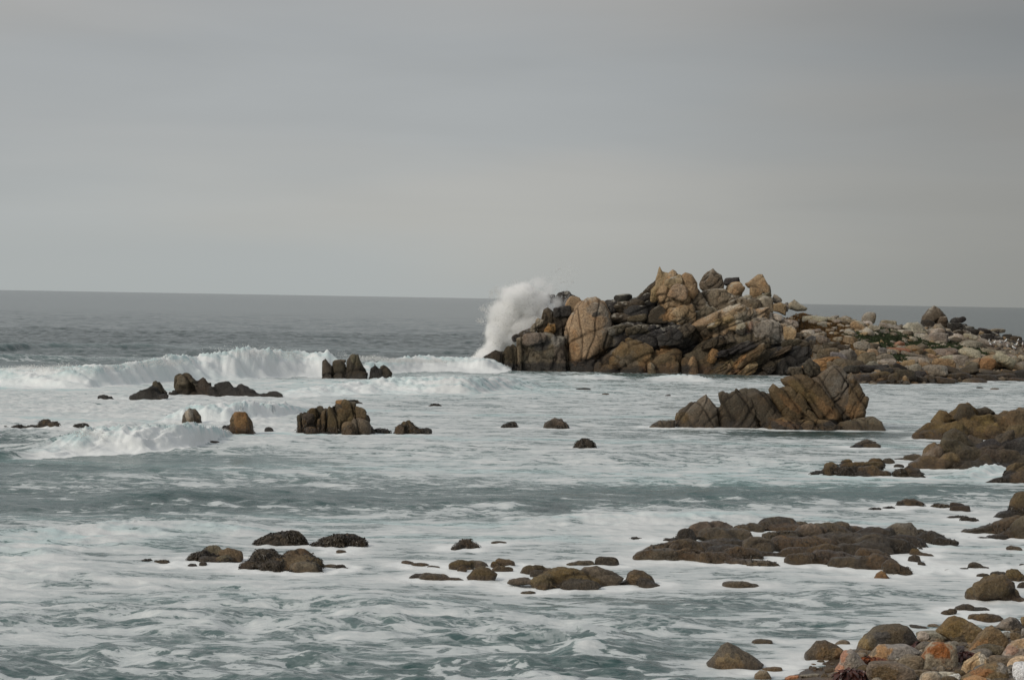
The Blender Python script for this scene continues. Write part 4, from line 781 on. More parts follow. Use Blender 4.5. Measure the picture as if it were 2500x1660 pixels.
sea_rock('brown rock with a kelp apron at the right edge, a wave curling on it', 'C6', [E(2310, 820, 120, 82, 'b', 20, 1, .4, .9, 'b', 8), E(2340, 890, 130, 60, 'b', 0, 1, 0, .9, '', 8), E(2120, 915, 120, 38, 'k', 12, 1, 0, .8, 'b'), E(2230, 870, 90, 50, 'n', 20, 1, .2)], depth=wl('C6', 2250, 945), group=GR, kelp=900, kelp_top=.4, kelp_len=.2)
sea_rock('smooth brown dome rock lying in foam, right part of the bay', 'C6', [G([(1130,1165),(1170,1115),(1220,1088),(1300,1088),(1360,1120),(1410,1145),(1300,1155),(1180,1165)], 'b', 1, 0, .8, '', 7), E(1165, 1140, 30, 25, 'n', 20, 1)], group=GR, kelp=150, kelp_top=.15, kelp_len=.15)
sea_rock('thin dark ledge just left of the smooth brown dome rock', 'C6', [E(1060, 1178, 62, 16, 'k', 0, 1)], group=GR, kelp=150, kelp_len=.15)
sea_rock('thin dark scrap left of the ledge by the smooth brown dome rock', 'C6', [E(930, 1188, 60, 10, 'k', 5, 1)], group=GR, kelp=100, kelp_len=.15)
sea_rock('low long brown rock right of the smooth dome rock', 'C6', [E(1745, 1175, 98, 38, 'b', -5, 1, 0, .9, 'b', 8), E(1590, 1160, 110, 22, 'm', -4, 1)], group=GR, kelp=200, kelp_top=.2, kelp_len=.15)
sea_rock('low dark kelp rock with a tail, nearer than the long brown rock', 'C6', [E(1840, 1288, 85, 26, 'n', -6, 1), E(1700, 1268, 80, 12, 'k', 0, 1)], group=GR, kelp=350, kelp_len=.15)
dR = wl('C6', 2250, 1330)
sea_rock('big pitted brown boulder cut by the right edge, a dark kelpy foot in front', 'C6', [G([(2200,1200),(2230,1120),(2280,1040),(2340,1018),(2450,1030),(2500,1220),(2300,1240)], 'b', 1, .8, .9, '', 8), G([(2055,1265),(2120,1220),(2220,1190),(2300,1210),(2340,1270),(2200,1300)], 'k', 1, .2, .8, 'b')], depth=wl('C6', 2250, 1290), group=GR, kelp=500, kelp_top=.3, kelp_len=.15)
sea_rock('long low brown shelf running in from the right edge, below the pitted boulder', 'C7', [G([(1940,238),(2020,215),(2110,205),(2200,180),(2260,175),(2280,245),(2100,248)], 'n', 1, .2, .7, 'b'), E(2290, 200, 110, 55, 'b', 14, 1, .3, .8, '', 8), E(2400, 200, 130, 75, 'm', 20, 1, .3, .8, '', 8), E(2340, 245, 120, 32, 'b', 0, 1), E(2190, 260, 75, 14, 'n', -4, 1), E(2070, 262, 40, 6, 'n', 0, 1)], group=GR, kelp=300, kelp_top=.3, kelp_len=.15)
sea_rock('small flat grey brown stone alone in foam near the right edge', 'C7', [E(2305, 325, 48, 16, 'm', -10, 1)], mat=M_NEAR, group=GR)
# the broad reef
reef = [(560,225,115,58,'m',0),(640,250,130,45,'m',-5),(420,255,40,45,'k',25),(355,280,60,10,'k',0),(415,325,85,62,'b',0),(240,365,115,34,'m',5),(285,318,110,28,'m',10),(170,365,60,24,'b',20),(460,365,72,42,'b',0),(580,378,85,42,'b',0),(640,335,95,36,'n',0),(740,358,100,38,'b',-6),(830,308,78,46,'m',-8),(930,186,102,40,'n',4),(770,212,75,24,'m',0),(1010,212,95,22,'b',0),(1065,190,45,17,'m',0),(1120,232,95,42,'m',14),(1280,218,72,42,'m',0),(1215,225,125,48,'m',0),(1380,225,62,26,'m',0),(1500,242,92,42,'n',0),(1640,228,92,52,'g',0),(1690,285,92,42,'n',-6),(1570,305,155,56,'n',-6),(1430,275,125,48,'n',0),(1300,292,135,52,'n',0),(1140,300,115,42,'b',12),(1010,302,95,46,'b',0),(1040,350,70,32,'b',0),(1210,342,85,42,'b',8),(1370,335,92,36,'n',0),(1080,388,85,36,'b',0),(1145,398,40,20,'b',0),(1260,378,110,42,'m',-4),(1370,408,125,34,'m',0),(1490,362,90,38,'b',-14),(1560,402,80,32,'b',-30),(1630,440,75,26,'b',-22),(860,414,82,22,'m',0),(720,404,85,20,'m',0),(870,362,55,17,'n',0),(1750,238,50,26,'n',0),(1825,262,82,40,'n',-8),(1905,288,65,22,'n',-12),(550,320,90,28,'n',0),(960,255,90,28,'m',5),(650,300,120,30,'n',0),(1480,330,110,40,'n',0),(1440,410,36,40,'n',0)]
big = [E(a, b, c * 1.18, d_ * .92, k, r, 1, 0, .75, 'b' if c > 90 else '', 8) for (a, b, c, d_, k, r) in reef]
Vd = []
rock('reef', 'wide low reef of rounded brown boulders fused together, lower right of the bay', 'reef', 'C7', big, M_MID, kelp=2500, kelp_top=.25, kelp_len=.14, group=GR, weld=(.045, .13, [((-.2, .9, .4), 1.1), ((.9, .5, .1), 1.4)], .035))
sea_rock('small rust brown cone at the near edge of the wide reef', 'Z6', [G([(412,425),(470,370),(535,325),(590,360),(695,438),(560,440)], 'o', 1, 0, .9, '', 8)], mat=M_NEAR, group=GR)
sea_rock('dark cone rock in foam, right of the wide reef', 'Z6', [G([(845,215),(890,150),(950,120),(1020,140),(1065,205),(960,225)], 'n', 1, 0, .9, '', 8)], mat=M_NEAR, group=GR)
sea_rock('flat ochre brown rock lying right behind the dark cone rock', 'Z6', [E(955, 95, 60, 45, 'y', 0, 1, .5), E(1110, 145, 135, 40, 'b', -6, 1, .4)], mat=M_NEAR, group=GR, depth=wl('Z6', 1080, 170))
sea_rock('small dark stone at the right foot of the dark cone rock', 'Z6', [E(1050, 235, 52, 20, 'n', -12, 1, -.2)], mat=M_NEAR, group=GR)
sea_rock('tiny dark stone in foam above the dark cone rock', 'Z6', [E(1035, 45, 32, 16, 'd', 0, 1)], mat=M_NEAR, group=GR)
sea_rock('small dark dome rock with a low spur, in smooth foam at right', 'Z6', [E(1740, 268, 88, 38, 'n', -4, 1), E(1590, 303, 60, 16, 'n', 0, 1), E(1850, 295, 60, 12, 'n', 0, 1)], mat=M_NEAR, group=GR)
sea_rock('tiny ochre stone left of the small dark dome rock', 'Z6', [E(1400, 320, 62, 9, 'y', 0, 1)], mat=M_NEAR, group=GR)
sea_rock('massive sloping brown boulder at the right edge, above the near boulder beach', 'Z6', [G([(1590,665),(1620,590),(1780,488),(1850,405),(1960,368),(2080,398),(2200,465),(2290,600),(2340,670),(2250,740),(2000,745),(1750,725),(1650,700)], 'y', 1, .4, .85, '', 8), E(2270, 730, 160, 85, 'b', -8, 1, .2, .8, '', 8), E(2170, 520, 90, 60, 'n', -30, 0, .2), E(1950,560,230,130,'b',15,0,.1,.7,'',8)], mat=M_NEAR, depth=wl('Z6', 2000, 745), group=GR)
sea_rock('lumpy ochre rock just behind the right shoulder of the massive sloping boulder', 'Z6', [E(2240, 390, 125, 85, 'y', 0, 1, 0, .8, 'b', 8)], mat=M_NEAR, group=GR)
sea_rock('low dark rock behind the top of the massive sloping boulder', 'Z6', [E(2040, 365, 115, 32, 'n', 0, 1)], mat=M_NEAR, group=GR)
sea_rock('small low dark rock behind the left slope of the massive sloping boulder', 'Z6', [E(1840, 385, 85, 26, 'n', 0, 1)], mat=M_NEAR, group=GR)
sea_rock('dark rock at the right edge, right of the massive sloping boulder', 'Z6', [E(2360, 520, 90, 45, 'n', 0, 1)], mat=M_NEAR, group=GR)
sea_rock('little dark rock at the right edge, above the lumpy ochre rock', 'Z6', [E(2340, 270, 50, 32, 'n', 0, 1, .6)], mat=M_NEAR, group=GR)
sea_rock('flat grey brown rock awash behind the near olive boulder', 'Z6', [E(1600, 800, 135, 46, 'n', 0, 1), E(1780, 828, 130, 34, 'd', 0, 1)], mat=M_NEAR, group=GR, depth=wl('Z6', 1650, 850))
sea_rock('low brown rock with a foam ribbon, left of the flat grey brown one', 'Z6', [E(1400, 855, 110, 38, 'b', 14, 1, -.1)], mat=M_NEAR, group=GR)
sea_rock('flat olive brown rock between foam ribbons, right of the flat grey brown one', 'Z6', [E(1870, 930, 225, 52, 'y', -2, 1)], mat=M_NEAR, group=GR)
sea_rock('small rounded rock tip in churned foam below the wide reef', 'C7', [E(730, 535, 110, 22, 'm', -5, 1)], mat=M_NEAR, group=GR)
# centre front
sea_rock('brown rock with a dark kelp edge on its left, middle of the near bay', 'CA', [G([(475,200),(520,150),(565,113),(610,116),(660,145),(698,172),(640,185),(560,192)], 'b', 1, 0, .8, '', 8), E(520, 180, 45, 25, 'k', 25, 1, -.2)], depth=wl('CA', 590, 190), group=GR, kelp=250, kelp_top=.3, kelp_len=.16)
sea_rock('small low brown stone right of the rock with a dark kelp edge', 'CA', [E(843, 138, 62, 13, 'm', 0, 1)], group=GR)
sea_rock('thin scrap of black kelp rock left of the wide reef', 'CA', [E(1898, 106, 40, 8, 'k', 0, 1)], group=GR, kelp=120, kelp_len=.15)
sea_rock('two part smooth brown rock, left of the round ball rock', 'CA', [E(555, 312, 98, 40, 'b', 8, 1, 0, .9, '', 8), E(660, 310, 100, 26, 'm', -6, 1), E(560, 332, 40, 24, 'b', 0, 1, -.3)], mat=M_NEAR, group=GR)
sea_rock('round dark brown ball rock, front centre', 'CA', [G([(592,405),(640,350),(680,325),(720,317),(770,335),(835,380),(800,420),(700,440),(640,430)], 'b', 1, 0, .9, '', 7)], mat=M_NEAR, depth=wl('CA', 700, 438), group=GR)
sea_rock('domed rock behind and right of the ball rock', 'CA', [E(890, 300, 82, 38, 'b', -6, 1, .3, .9, '', 8), E(815, 305, 40, 22, 'y', 0, 1)], mat=M_NEAR, group=GR, depth=wl('CA', 880, 335))
sea_rock('low rock like a step in front of the domed rock', 'CA', [E(872, 340, 82, 24, 'b', 0, 1, -.2)], mat=M_NEAR, group=GR)
sea_rock('low humped rock trailing right, behind the broad front rock', 'CA', [E(1110, 345, 105, 40, 'b', 6, 1), E(1200, 360, 95, 30, 'm', 0, 1), E(1140, 375, 60, 30, 'n', 0, 1, -.2)], mat=M_NEAR, group=GR)
sea_rock('broad ochre brown rock with a long back, largest in the front centre', 'CA', [G([(1090,470),(1110,420),(1200,370),(1330,330),(1420,335),(1500,370),(1640,450),(1600,485),(1300,490),(1150,500)], 'y', 1, 0, .8, 'b', 8), G([(1400,420),(1500,340),(1600,320),(1700,360),(1810,410),(1750,440),(1500,450)], 'm', 1, .4, .8, '', 8), E(1180, 440, 75, 50, 'b', 0, 1, -.2), E(1470, 455, 160, 34, 'n', 0, 1, -.3), E(1170, 485, 45, 20, 'y', 0, 1, -.3), E(1000, 432, 90, 18, 'm', 0, 1)], mat=M_NEAR, depth=wl('CA', 1350, 492), group=GR)
sea_rock('dark smooth rounded stone behind the broad ochre rock', 'CA', [E(1672, 282, 96, 36, 'n', -3, 1, 0, .9, '', 7)], mat=M_NEAR, group=GR)
sea_rock('flat ledge awash left of the dark smooth rounded stone', 'CA', [E(1470, 298, 110, 22, 'm', 4, 1)], mat=M_NEAR, group=GR)
sea_rock('knuckle shaped brown rock right of the broad ochre one', 'CA', [G([(1832,465),(1835,380),(1880,352),(1950,354),(2020,395),(2100,465),(1950,475)], 'b', 1, 0, .9, '', 8), E(1780, 460, 80, 20, 'n', 12, 1), E(1990, 450, 90, 28, 'n', -14, 1, -.3)], mat=M_NEAR, depth=wl('CA', 1950, 470), group=GR)
sea_rock('wet flat rock with foam sliding over it, left of the ball rock', 'CA', [E(215, 395, 75, 22, 'n', 8, 1), E(350, 405, 120, 34, 'm', -5, 1), E(490, 422, 82, 18, 'm', 0, 1)], mat=M_NEAR, group=GR)
sea_rock('low stone awash, leftmost and rearmost of the front centre rocks', 'CA', [E(145, 292, 55, 16, 'm', -6, 1)], mat=M_NEAR, group=GR)
sea_rock('middle stone of three awash in a slanting line left of the two part rock', 'CA', [E(240, 308, 70, 16, 'm', 0, 1)], mat=M_NEAR, group=GR)
sea_rock('smallest low stone of three in a slanting line left of the two part rock', 'CA', [E(340, 325, 50, 12, 'm', 0, 1)], mat=M_NEAR, group=GR)
sea_rock('stone just breaking the surface below the broad ochre rock', 'CA', [E(1065, 522, 62, 13, 'm', 4, 1)], mat=M_NEAR, group=GR)
# kelp rocks left front
sea_rock('dark kelp covered rock, rearmost of the near left group', 'C9', [G([(1085,205),(1200,155),(1300,130),(1380,110),(1450,122),(1500,165),(1530,215),(1360,248),(1150,225)], 'n', 1, 0, .8, 'b')], mat=M_NEAR, depth=wl('C9', 1330, 245), group=GR, kelp=3200, kelp_len=.15)
sea_rock('long kelp draped rock with a bare grey right end, near left group', 'C9', [E(1690, 215, 170, 48, 'n', 16, 1, 0, .8, 'b'), E(1890, 195, 115, 44, 'm', -10, 1, .2, .8, '', 8)], mat=M_NEAR, depth=wl('C9', 1700, 258), group=GR, kelp=2000, kelp_len=.15)
sea_rock('mottled kelp and stone mound, leftmost of the near left group', 'C9', [E(620, 335, 95, 42, 'k', 8, 1), E(740, 305, 82, 62, 'm', 0, 1, .1, .9, '', 8), E(890, 318, 100, 52, 'b', -12, 1, 0, .9, 'b'), E(840, 345, 60, 24, 'm', 0, 1, -.3), E(700, 350, 80, 24, 'n', 0, 1, -.3)], mat=M_NEAR, depth=wl('C9', 750, 372), group=GR, kelp=2000, kelp_len=.13)
sea_rock('largest mound of the near left group, smooth brown blocks on its right half', 'C9', [E(1160, 335, 130, 62, 'n', 12, 1, .2, .9, 'x'), E(1200, 300, 60, 30, 'k', 0, 1, .5), E(1450, 330, 125, 68, 'b', -14, 1, .3, .9, '', 8), E(1500, 360, 80, 50, 'b', -20, 1, 0, .9), E(1330, 390, 120, 62, 'b', 25, 1, 0, .9, 'b', 8), E(1500, 415, 130, 42, 'm', -3, 1, -.3, .8, '', 9), E(1050, 390, 85, 26, 'n', 8, 1), E(1220, 405, 90, 40, 'n', 0, 1, -.2, .9, 'b'), E(1600, 380, 50, 30, 'b', -30, 1)], mat=M_NEAR, depth=wl('C9', 1350, 450), group=GR, kelp=1800, kelp_len=.13)
sea_rock('low wet slab at the right foot of the largest near left mound', 'C9', [E(1700, 408, 70, 18, 'm', 0, 1), E(1800, 415, 60, 20, 'n', -8, 1)], mat=M_NEAR, group=GR)
sea_rock('small kelpy knob before the left end of the mottled mound', 'C9', [E(572, 402, 40, 14, 'k', 0, 1)], mat=M_NEAR, group=GR, kelp=150, kelp_len=.1)
sea_rock('small brown knob before the middle of the mottled mound', 'C9', [E(660, 390, 34, 18, 'n', 0, 1)], mat=M_NEAR, group=GR, kelp=120, kelp_len=.1)
sea_rock('thin dark scrap of rock, furthest left of the near left group', 'C9', [E(190, 362, 52, 10, 'k', 5, 1)], mat=M_NEAR, group=GR, kelp=100, kelp_len=.1)
sea_rock('low rock between the thin dark scrap and the mottled mound', 'C9', [E(320, 372, 62, 18, 'm', 6, 1)], mat=M_NEAR, group=GR, kelp=120, kelp_len=.1)
sea_rock('small grey stone in foam right of the long kelp draped rock', 'C9', [E(1800, 290, 46, 16, 'm', -5, 1)], mat=M_NEAR, group=GR)
# ------------------------------------------------------------------ the boulder beach, bottom right
_edge = [on_plane(px, py)[:2] for px, py in [(1760, 1760), (1850, 1690), (1930, 1652), (2020, 1618), (2080, 1590), (2180, 1572), (2280, 1566), (2400, 1548), (2520, 1528), (2700, 1490)]]
_edge = np.array(_edge)
def beach_z(x, y):
    """height of the beach: signed distance from the waterline, rising towards the lower right"""
    shp = np.shape(x); q = np.stack([np.ravel(x), np.ravel(y)], 1)
    best = np.full(len(q), 1e9); sg = np.ones(len(q))
    for a, b in zip(_edge[:-1], _edge[1:]):
        ab = b - a; t = np.clip(((q - a) @ ab) / (ab @ ab), 0, 1)
        dv = q - (a + t[:, None] * ab); dd_ = np.hypot(dv[:, 0], dv[:, 1])
        cr = ab[0] * (q[:, 1] - a[1]) - ab[1] * (q[:, 0] - a[0])
        up = dd_ < best; best = np.where(up, dd_, best); sg = np.where(up, np.where(cr < 0, 1, -1), sg)
    s = (best * sg).reshape(shp)
    return np.where(s > 0, 0.10 * s, 0.16 * s) + 0.02
def at_beach(px, py):
    d = ray(px, py); t = np.linspace(22, 70, 900) / d[1]; P = EYE + d[None] * t[:, None]
    bl = P[:, 2] < np.maximum(beach_z(P[:, 0], P[:, 1]), -0.02)
    return P[int(np.argmax(bl))] if bl.any() else P[-1]
bx, by = np.meshgrid(np.linspace(1, 26, 220), np.linspace(20, 62, 300))
bz = beach_z(bx, by) + fbm2(bx * 1.3, by * 1.3, 4) * .06
i = np.arange(299)[:, None] * 220 + np.arange(219)[None]
quad = np.stack([i, i + 1, i + 221, i + 220], -1).reshape(-1, 4)
bc = np.array([.17, .13, .095])[None, None] * (1 + .35 * fbm2(bx * 4, by * 4, 3))[..., None]
tag(mesh_obj('beach', np.stack([bx, by, bz], -1).reshape(-1, 3), quad, M_NEAR, col=bc.reshape(-1, 3)), kind='structure')
GB = 'boulders of the near beach'
def bb(label, lobes, crop='Z5', base=None, aw=False, mat=M_NEAR, **k):
    ox, oy, sc = CROPS[crop]; L0 = lobes[0]
    for l in lobes:
        if l['k'] != 'p' and l['ck'] == '': l['ck'] = '0'
    if L0['k'] == 'e': bx_, by_ = L0['cx'], L0['cy'] + L0['hh'] * .9
    else: q = np.array(L0['pts']); bx_ = q[:, 0].mean(); by_ = q[:, 1].max()
    if base: by_ = base
    px, py = ox + bx_ / sc, oy + by_ / sc
    dep = on_plane(px, py)[1] if aw else at_beach(px, min(py, 1700))[1]
    return boulder(label, crop, lobes, mat, depth=float(dep), group=GB, gain=1.5, **k)
bb('dark brown wedge boulder alone in the surf, furthest left of the near beach', [G([(75,585),(135,520),(180,460),(228,438),(300,468),(400,530),(485,590),(400,625),(200,655),(110,620)], 'n', 1, .3, .85, '', 9), STAIN(230, 590, 100, 60, 'b')], 'C8', aw=True)
bb('dark rounded boulder with a brown right flank, at the water edge left of the pile', [G([(748,588),(790,510),(870,432),(930,420),(1000,448),(1065,492),(960,585),(820,595)], 'n', 1, .3, .85, '', 8), STAIN(960, 540, 110, 70, 'b'), STAIN(1040, 520, 40, 60, 'o', 0, .5)], 'C8', aw=True)
bb('small low stone awash between the two dark boulders in the surf', [E(475, 430, 76, 20, 'n', -3, 1)], 'C8', aw=True)
bb('small low grey stone behind the dark rounded boulder at the water edge', [E(1055, 440, 56, 22, 'g', 0, 1)], 'C8', aw=True)
bb('small squarish grey brown stone at the bottom edge, beside sand', [G([(410,720),(425,665),(455,635),(510,640),(540,690),(545,730)], 'm', 0, .1, .9, '', 9)], 'C8')
bb('low flat brown stone behind the squarish one at the bottom edge', [E(545, 632, 75, 20, 'b', 3, 1)], 'C8', aw=True)
bb('grey and rust streaked cone boulder, leftmost of the dry pile', [G([(0,720),(-60,800),(-90,880),(0,900),(120,870),(300,860),(390,790),(300,690),(210,600),(150,545),(70,560),(10,640)], 'h', 0, .35, .85, '', 9), STAIN(50, 640, 45, 110, 'r', -15), STAIN(200, 720, 80, 110, 'g', 25), STAIN(-20, 790, 90, 60, 'r')])
bb('biggest dark boulder of the pile, long and smooth with an olive left end', [G([(215,580),(250,455),(320,362),(450,282),(600,235),(770,228),(870,258),(960,370),(1015,440),(960,500),(600,580),(350,605)], 'n', 0, .5, .85, '', 8), STAIN(310, 480, 80, 130, 'y', 30), STAIN(540, 400, 110, 110, 'd'), STAIN(900, 420, 110, 90, 'd')])
bb('dark flat rock behind the biggest dark boulder', [E(1000, 295, 110, 58, 'd', -4, 0), E(930, 330, 80, 50, 'd', 0, 0)])
bb('low two tone boulder, rusty left half and grey right half, before the biggest dark one', [G([(365,640),(430,560),(500,482),(700,492),(870,485),(960,530),(1050,590),(850,660),(640,715),(430,705)], 'g', 0, .3, .8, '', 9), STAIN(520, 600, 150, 120, 'o'), STAIN(430, 580, 50, 60, 'm')])
bb('broad smooth brown boulder at the bottom edge, centre of the pile', [E(655, 880, 312, 170, 'm', -4, 0, 0, .8, '0', 6), STAIN(560, 870, 180, 110, 'b')], base=1010)
bb('plain grey brown boulder half hidden left of the orange capped one', [E(920, 730, 170, 112, 'm', 8, 0, 0, .8, '0', 6)])
bb('round boulder with a bright rust orange cap, centre of the pile', [G([(1000,795),(1040,650),(1110,530),(1190,452),(1270,438),(1420,460),(1490,520),(1512,640),(1500,800),(1400,835),(1270,845),(1120,800)], 'h', 0, .3, .9, '', 8), STAIN(1295, 565, 165, 120, 'c', -15, 1.0), STAIN(1045, 690, 40, 120, 'c', -20, .8), STAIN(1250, 740, 220, 70, 'm', 0, .6)])
bb('greenish grey boulder with two facets, between the biggest dark and the olive boulder', [E(1180, 385, 200, 82, 'g', -4, 0, 0, .8, '', 9), E(1070, 400, 85, 85, 'h', 10, 0, -.1, .7, '', 10)])
bb('small grey brown stone behind the two faceted grey boulder', [E(1200, 272, 76, 48, 'm', 0, 0)])
bb('large olive brown dome boulder at the back of the pile', [G([(1228,320),(1310,220),(1400,140),(1480,122),(1600,150),(1740,230),(1825,292),(1760,400),(1650,495),(1500,505),(1360,400)], 'y', 0, .4, .85, '', 7), STAIN(1660, 300, 110, 120, 'b', -20), STAIN(1500, 440, 150, 60, 'n')])
bb('tall brown ridge backed boulder right of the olive dome', [G([(1612,595),(1700,470),(1790,350),(1880,260),(1950,238),(2040,290),(2130,390),(2185,470),(2100,560),(1900,585),(1740,600)], 'b', 0, .3, .8, '', 9), STAIN(1780, 520, 80, 140, 'o', -42, .7)])
bb('rounded dark grey boulder at the back right, against the foam', [G([(1995,270),(2090,180),(2180,128),(2260,150),(2340,230),(2365,310),(2280,335),(2120,330)], 'g', 0, .3, .85, '', 8), STAIN(2260, 240, 90, 90, 'd')])
bb('little orange brown stone behind the pinkish slab boulder', [E(2250, 392, 78, 62, 'b', 0, 0), E(2150, 385, 50, 45, 'g', 0, 0, .3)])
bb('dark brown stone peeping in at the right edge behind the little orange one', [E(2390, 340, 70, 60, 'g', 0, 0), E(2360, 190, 40, 60, 'b', 0, 0, .8)])
bb('low dark rounded boulder in front of the tall ridge backed one', [E(1945, 565, 185, 82, 'n', -4, 0, 0, .8, '', 7)])
bb('pale tan rough boulder with a jagged crest', [G([(1558,835),(1590,720),(1700,640),(1800,568),(1860,618),(1935,720),(1910,770),(1750,835),(1620,875)], 't', 0, .25, .85, 'b', 11), STAIN(1830, 650, 50, 90, 'p'), STAIN(1680, 760, 90, 60, 'o', 0, .6)])
bb('big brown and grey boulder at the bottom right, before the pale tan rough one', [G([(1545,930),(1700,820),(1850,758),(2000,703),(2110,728),(2150,800),(2165,900),(2100,1000),(1650,1000)], 'b', 0, .3, .85, '', 9), STAIN(2090, 780, 90, 80, 'g'), STAIN(1800, 850, 160, 70, 'c', 10, .5)], base=990)
bb('wide pinkish tan boulder at the right edge', [G([(2085,625),(2150,500),(2250,430),(2362,398),(2480,480),(2480,690),(2250,690)], 'h', 0, .3, .8, '', 9), STAIN(2330, 470, 130, 70, 't'), STAIN(2200, 560, 90, 60, 'r', 0, .5)])
bb('flat sandy grey boulder under the wide pinkish one', [E(2120, 700, 210, 68, 'm', -3, 0, 0, .8, '0', 8)])
bb('leaning ochre slab at the right edge', [E(2275, 715, 150, 68, 't', 34, 0, 0, .8, '', 9), E(2220, 830, 60, 70, 'm', 0, 0, .1)])
bb('smooth cream white boulder cut by the bottom right corner', [E(2385, 870, 178, 168, 'w', 0, 0, 0, .9, '0', 6)], base=1020)
bb('pair of fused pale yellowish stones at the bottom edge', [E(1160, 930, 140, 98, 'p', 10, 0, 0, .8, '', 7), E(1380, 905, 140, 70, 'p', 0, 0, .1, .8, '', 7)], base=990)
bb('small clean white stone beside the pale yellowish pair', [E(1475, 910, 76, 48, 'w', 8, 0, -.1, .8, '0', 6)], base=950)
bb('flat grey stone wedged behind the pale yellowish pair', [E(1060, 860, 120, 52, 'm', -2, 0)])
bb('brown stone at the bottom edge in front of the big brown and grey boulder', [E(1740, 940, 150, 50, 'o', 8, 0, -.2, .8)], base=985)
bb('dark stone low between the orange capped and the pale tan rough boulder', [E(1600, 690, 95, 70, 'n', 0, 0, .2), E(1540, 560, 60, 55, 'd', 0, 0, .4)])
bb('small dark pebble tucked beside the pale tan rough boulder', [E(1535, 850, 40, 42, 'm', 0, 0)])
bb('flat grey pebble lying on wet sand left of the streaked cone', [E(820, 682, 72, 18, 'g', 3, 0)], 'C8')
bb('reddish pebble half buried in sand left of the flat grey pebble', [E(690, 690, 52, 14, 'r', 3, 0)], 'C8')
# seaweed heaps
def weed(label, cx, cy, hw, hh, mat, n, ln):
    rs_ = np.random.RandomState(int(cx)); pts = []
    for _ in range(n):
        a, r = rs_.uniform(0, 6.283), math.sqrt(rs_.uniform(0, 1))
        px = 2050 + (cx + hw * r * math.cos(a)) / 5.249; py = 1480 + (cy + hh * r * math.sin(a)) / 5.249
        pts.append((px, py))
    P0 = at_beach(2050 + cx / 5.249, 1480 + (cy + hh * .8) / 5.249)
    P = np.array([at_depth(px, py, P0[1] - .15 + rs_.uniform(-.12, .12)) for px, py in pts])
    nn = rs_.normal(size=P.shape); nn[:, 2] = abs(nn[:, 2]) + .3; nn[:, 1] -= .4; nn /= np.linalg.norm(nn, axis=1)[:, None]
    V, F = ribbons(P, nn, ln, rs_)
    loc = P.mean(0); loc[2] = P[:, 2].min()
    tag(mesh_obj('seaweed', V, F, mat, loc=loc), label, 'seaweed', 'seaweed heaps among the near boulders')
weed('bright rust coloured seaweed heap between the streaked cone and the two tone boulder', 440, 705, 150, 45, M_KELP_RED, 900, .11)
weed('dark red seaweed heap under the streaked cone boulder at the bottom edge', 170, 890, 170, 70, M_KELP_DARK, 1600, .13)
weed('dark brown seaweed clump behind the orange capped boulder', 1040, 505, 75, 45, M_KELP_DARK, 500, .10)
weed('brown seaweed clump right of the orange capped boulder', 1600, 650, 80, 60, M_KELP_DARK, 500, .10)
# shingle between the boulders: countless
rs = np.random.RandomState(77); n = 2600
x = rs.uniform(5, 17, n * 3); y = rs.uniform(30, 52, n * 3); z = beach_z(x, y); k = np.where(z > 0.0)[0][:n]; x, y, z = x[k], y[k], z[k]
Vb, Fb = ico(3); pal = np.array([PAL[q] for q in 'hptmgnbbm']); Vs, Fs, Cs = [], [], []
for j in range(len(x)):
    r = rs.gamma(2.0, .018) * np.array([rs.uniform(.8, 1.5), rs.uniform(.8, 1.5), rs.uniform(.5, .9)]) + .010
    w_ = rs.normal(size=3) * .12
    v = Vb * r * (1 + (np.sin(Vb @ (rs.normal(size=(3, 2)) * 2.2)).sum(1) * .09))[:, None]
    Vs.append(v + [x[j], y[j], z[j] + r[2] * .3]); Fs.append(Fb + j * len(Vb)); Cs.append(np.repeat((pal[rs.randint(len(pal))] * rs.uniform(.55, 1.05))[None], len(Vb), 0))
tag(mesh_obj('shingle', np.vstack(Vs), np.vstack(Fs), M_NEAR, col=np.vstack(Cs), attrs={'crack': np.zeros(len(x) * len(Vb))}), 'pebbles and coarse sand in the gaps of the near boulder pile', 'pebbles', kind='stuff')
# ------------------------------------------------------------------ the sea
S = 2500.0 / 2361.0          # density table is noted in the picture as viewed (2361 wide)
ys = [24.0]
while ys[-1] < 340: ys.append(min(ys[-1] * 1.0026, ys[-1] + (.11 if 128 < ys[-1] < 150 else (.075 if 77 < ys[-1] < 88 else 9))))
while ys[-1] < 900: ys.append(ys[-1] * 1.008)
while ys[-1] < 60000: ys.append(ys[-1] * 1.03)
ys = np.array(ys); NX = 900
us = np.linspace(-1, 1, NX)
Y = np.repeat(ys[:, None], NX, 1); X = us[None] * (0.30 * Y + 6)
NEAR = int((ys < 340).sum())
PX, PY = project(X, Y, np.zeros_like(X)); VX, VY = PX / S, PY / S
rows = [690, 800, 845, 885, 930, 975, 1020, 1060, 1100, 1130, 1160, 1190, 1230, 1270, 1330, 1400, 1450, 1500, 1568, 1700]
cols = [0, 400, 800, 1200, 1600, 2000, 2361]
T = np.array([
 [0, 0, 0, 0, 0, 0, 0], [0, 0, 0, 0, 0, 0, 0], [.30, .20, .10, .05, .1, .1, .1], [.8, .85, .8, .72, .66, .62, .60], [.74, .76, .76, .66, .62, .64, .62], [.76, .82, .72, .62, .60, .58, .62],
 [.28, .75, .72, .62, .58, .54, .56], [.28, .36, .62, .64, .60, .60, .60], [.34, .38, .46, .55, .60, .60, .66], [.40, .42, .40, .44, .42, .42, .5], [.30, .26, .26, .34, .36, .44, .54],
 [.36, .34, .42, .56, .62, .66, .66], [.62, .62, .58, .74, .74, .70, .70], [.68, .64, .58, .66, .66, .66, .62], [.66, .64, .66, .58, .60, .70, .70], [.58, .58, .60, .50, .54, .60, .58], [.60, .60, .64, .60, .64, .66, .62], [.50, .52, .50, .50, .52, .60, .60], [.40, .44, .44, .42, .46, .54, .54], [.4, .4, .4, .4, .4, .5, .5]])
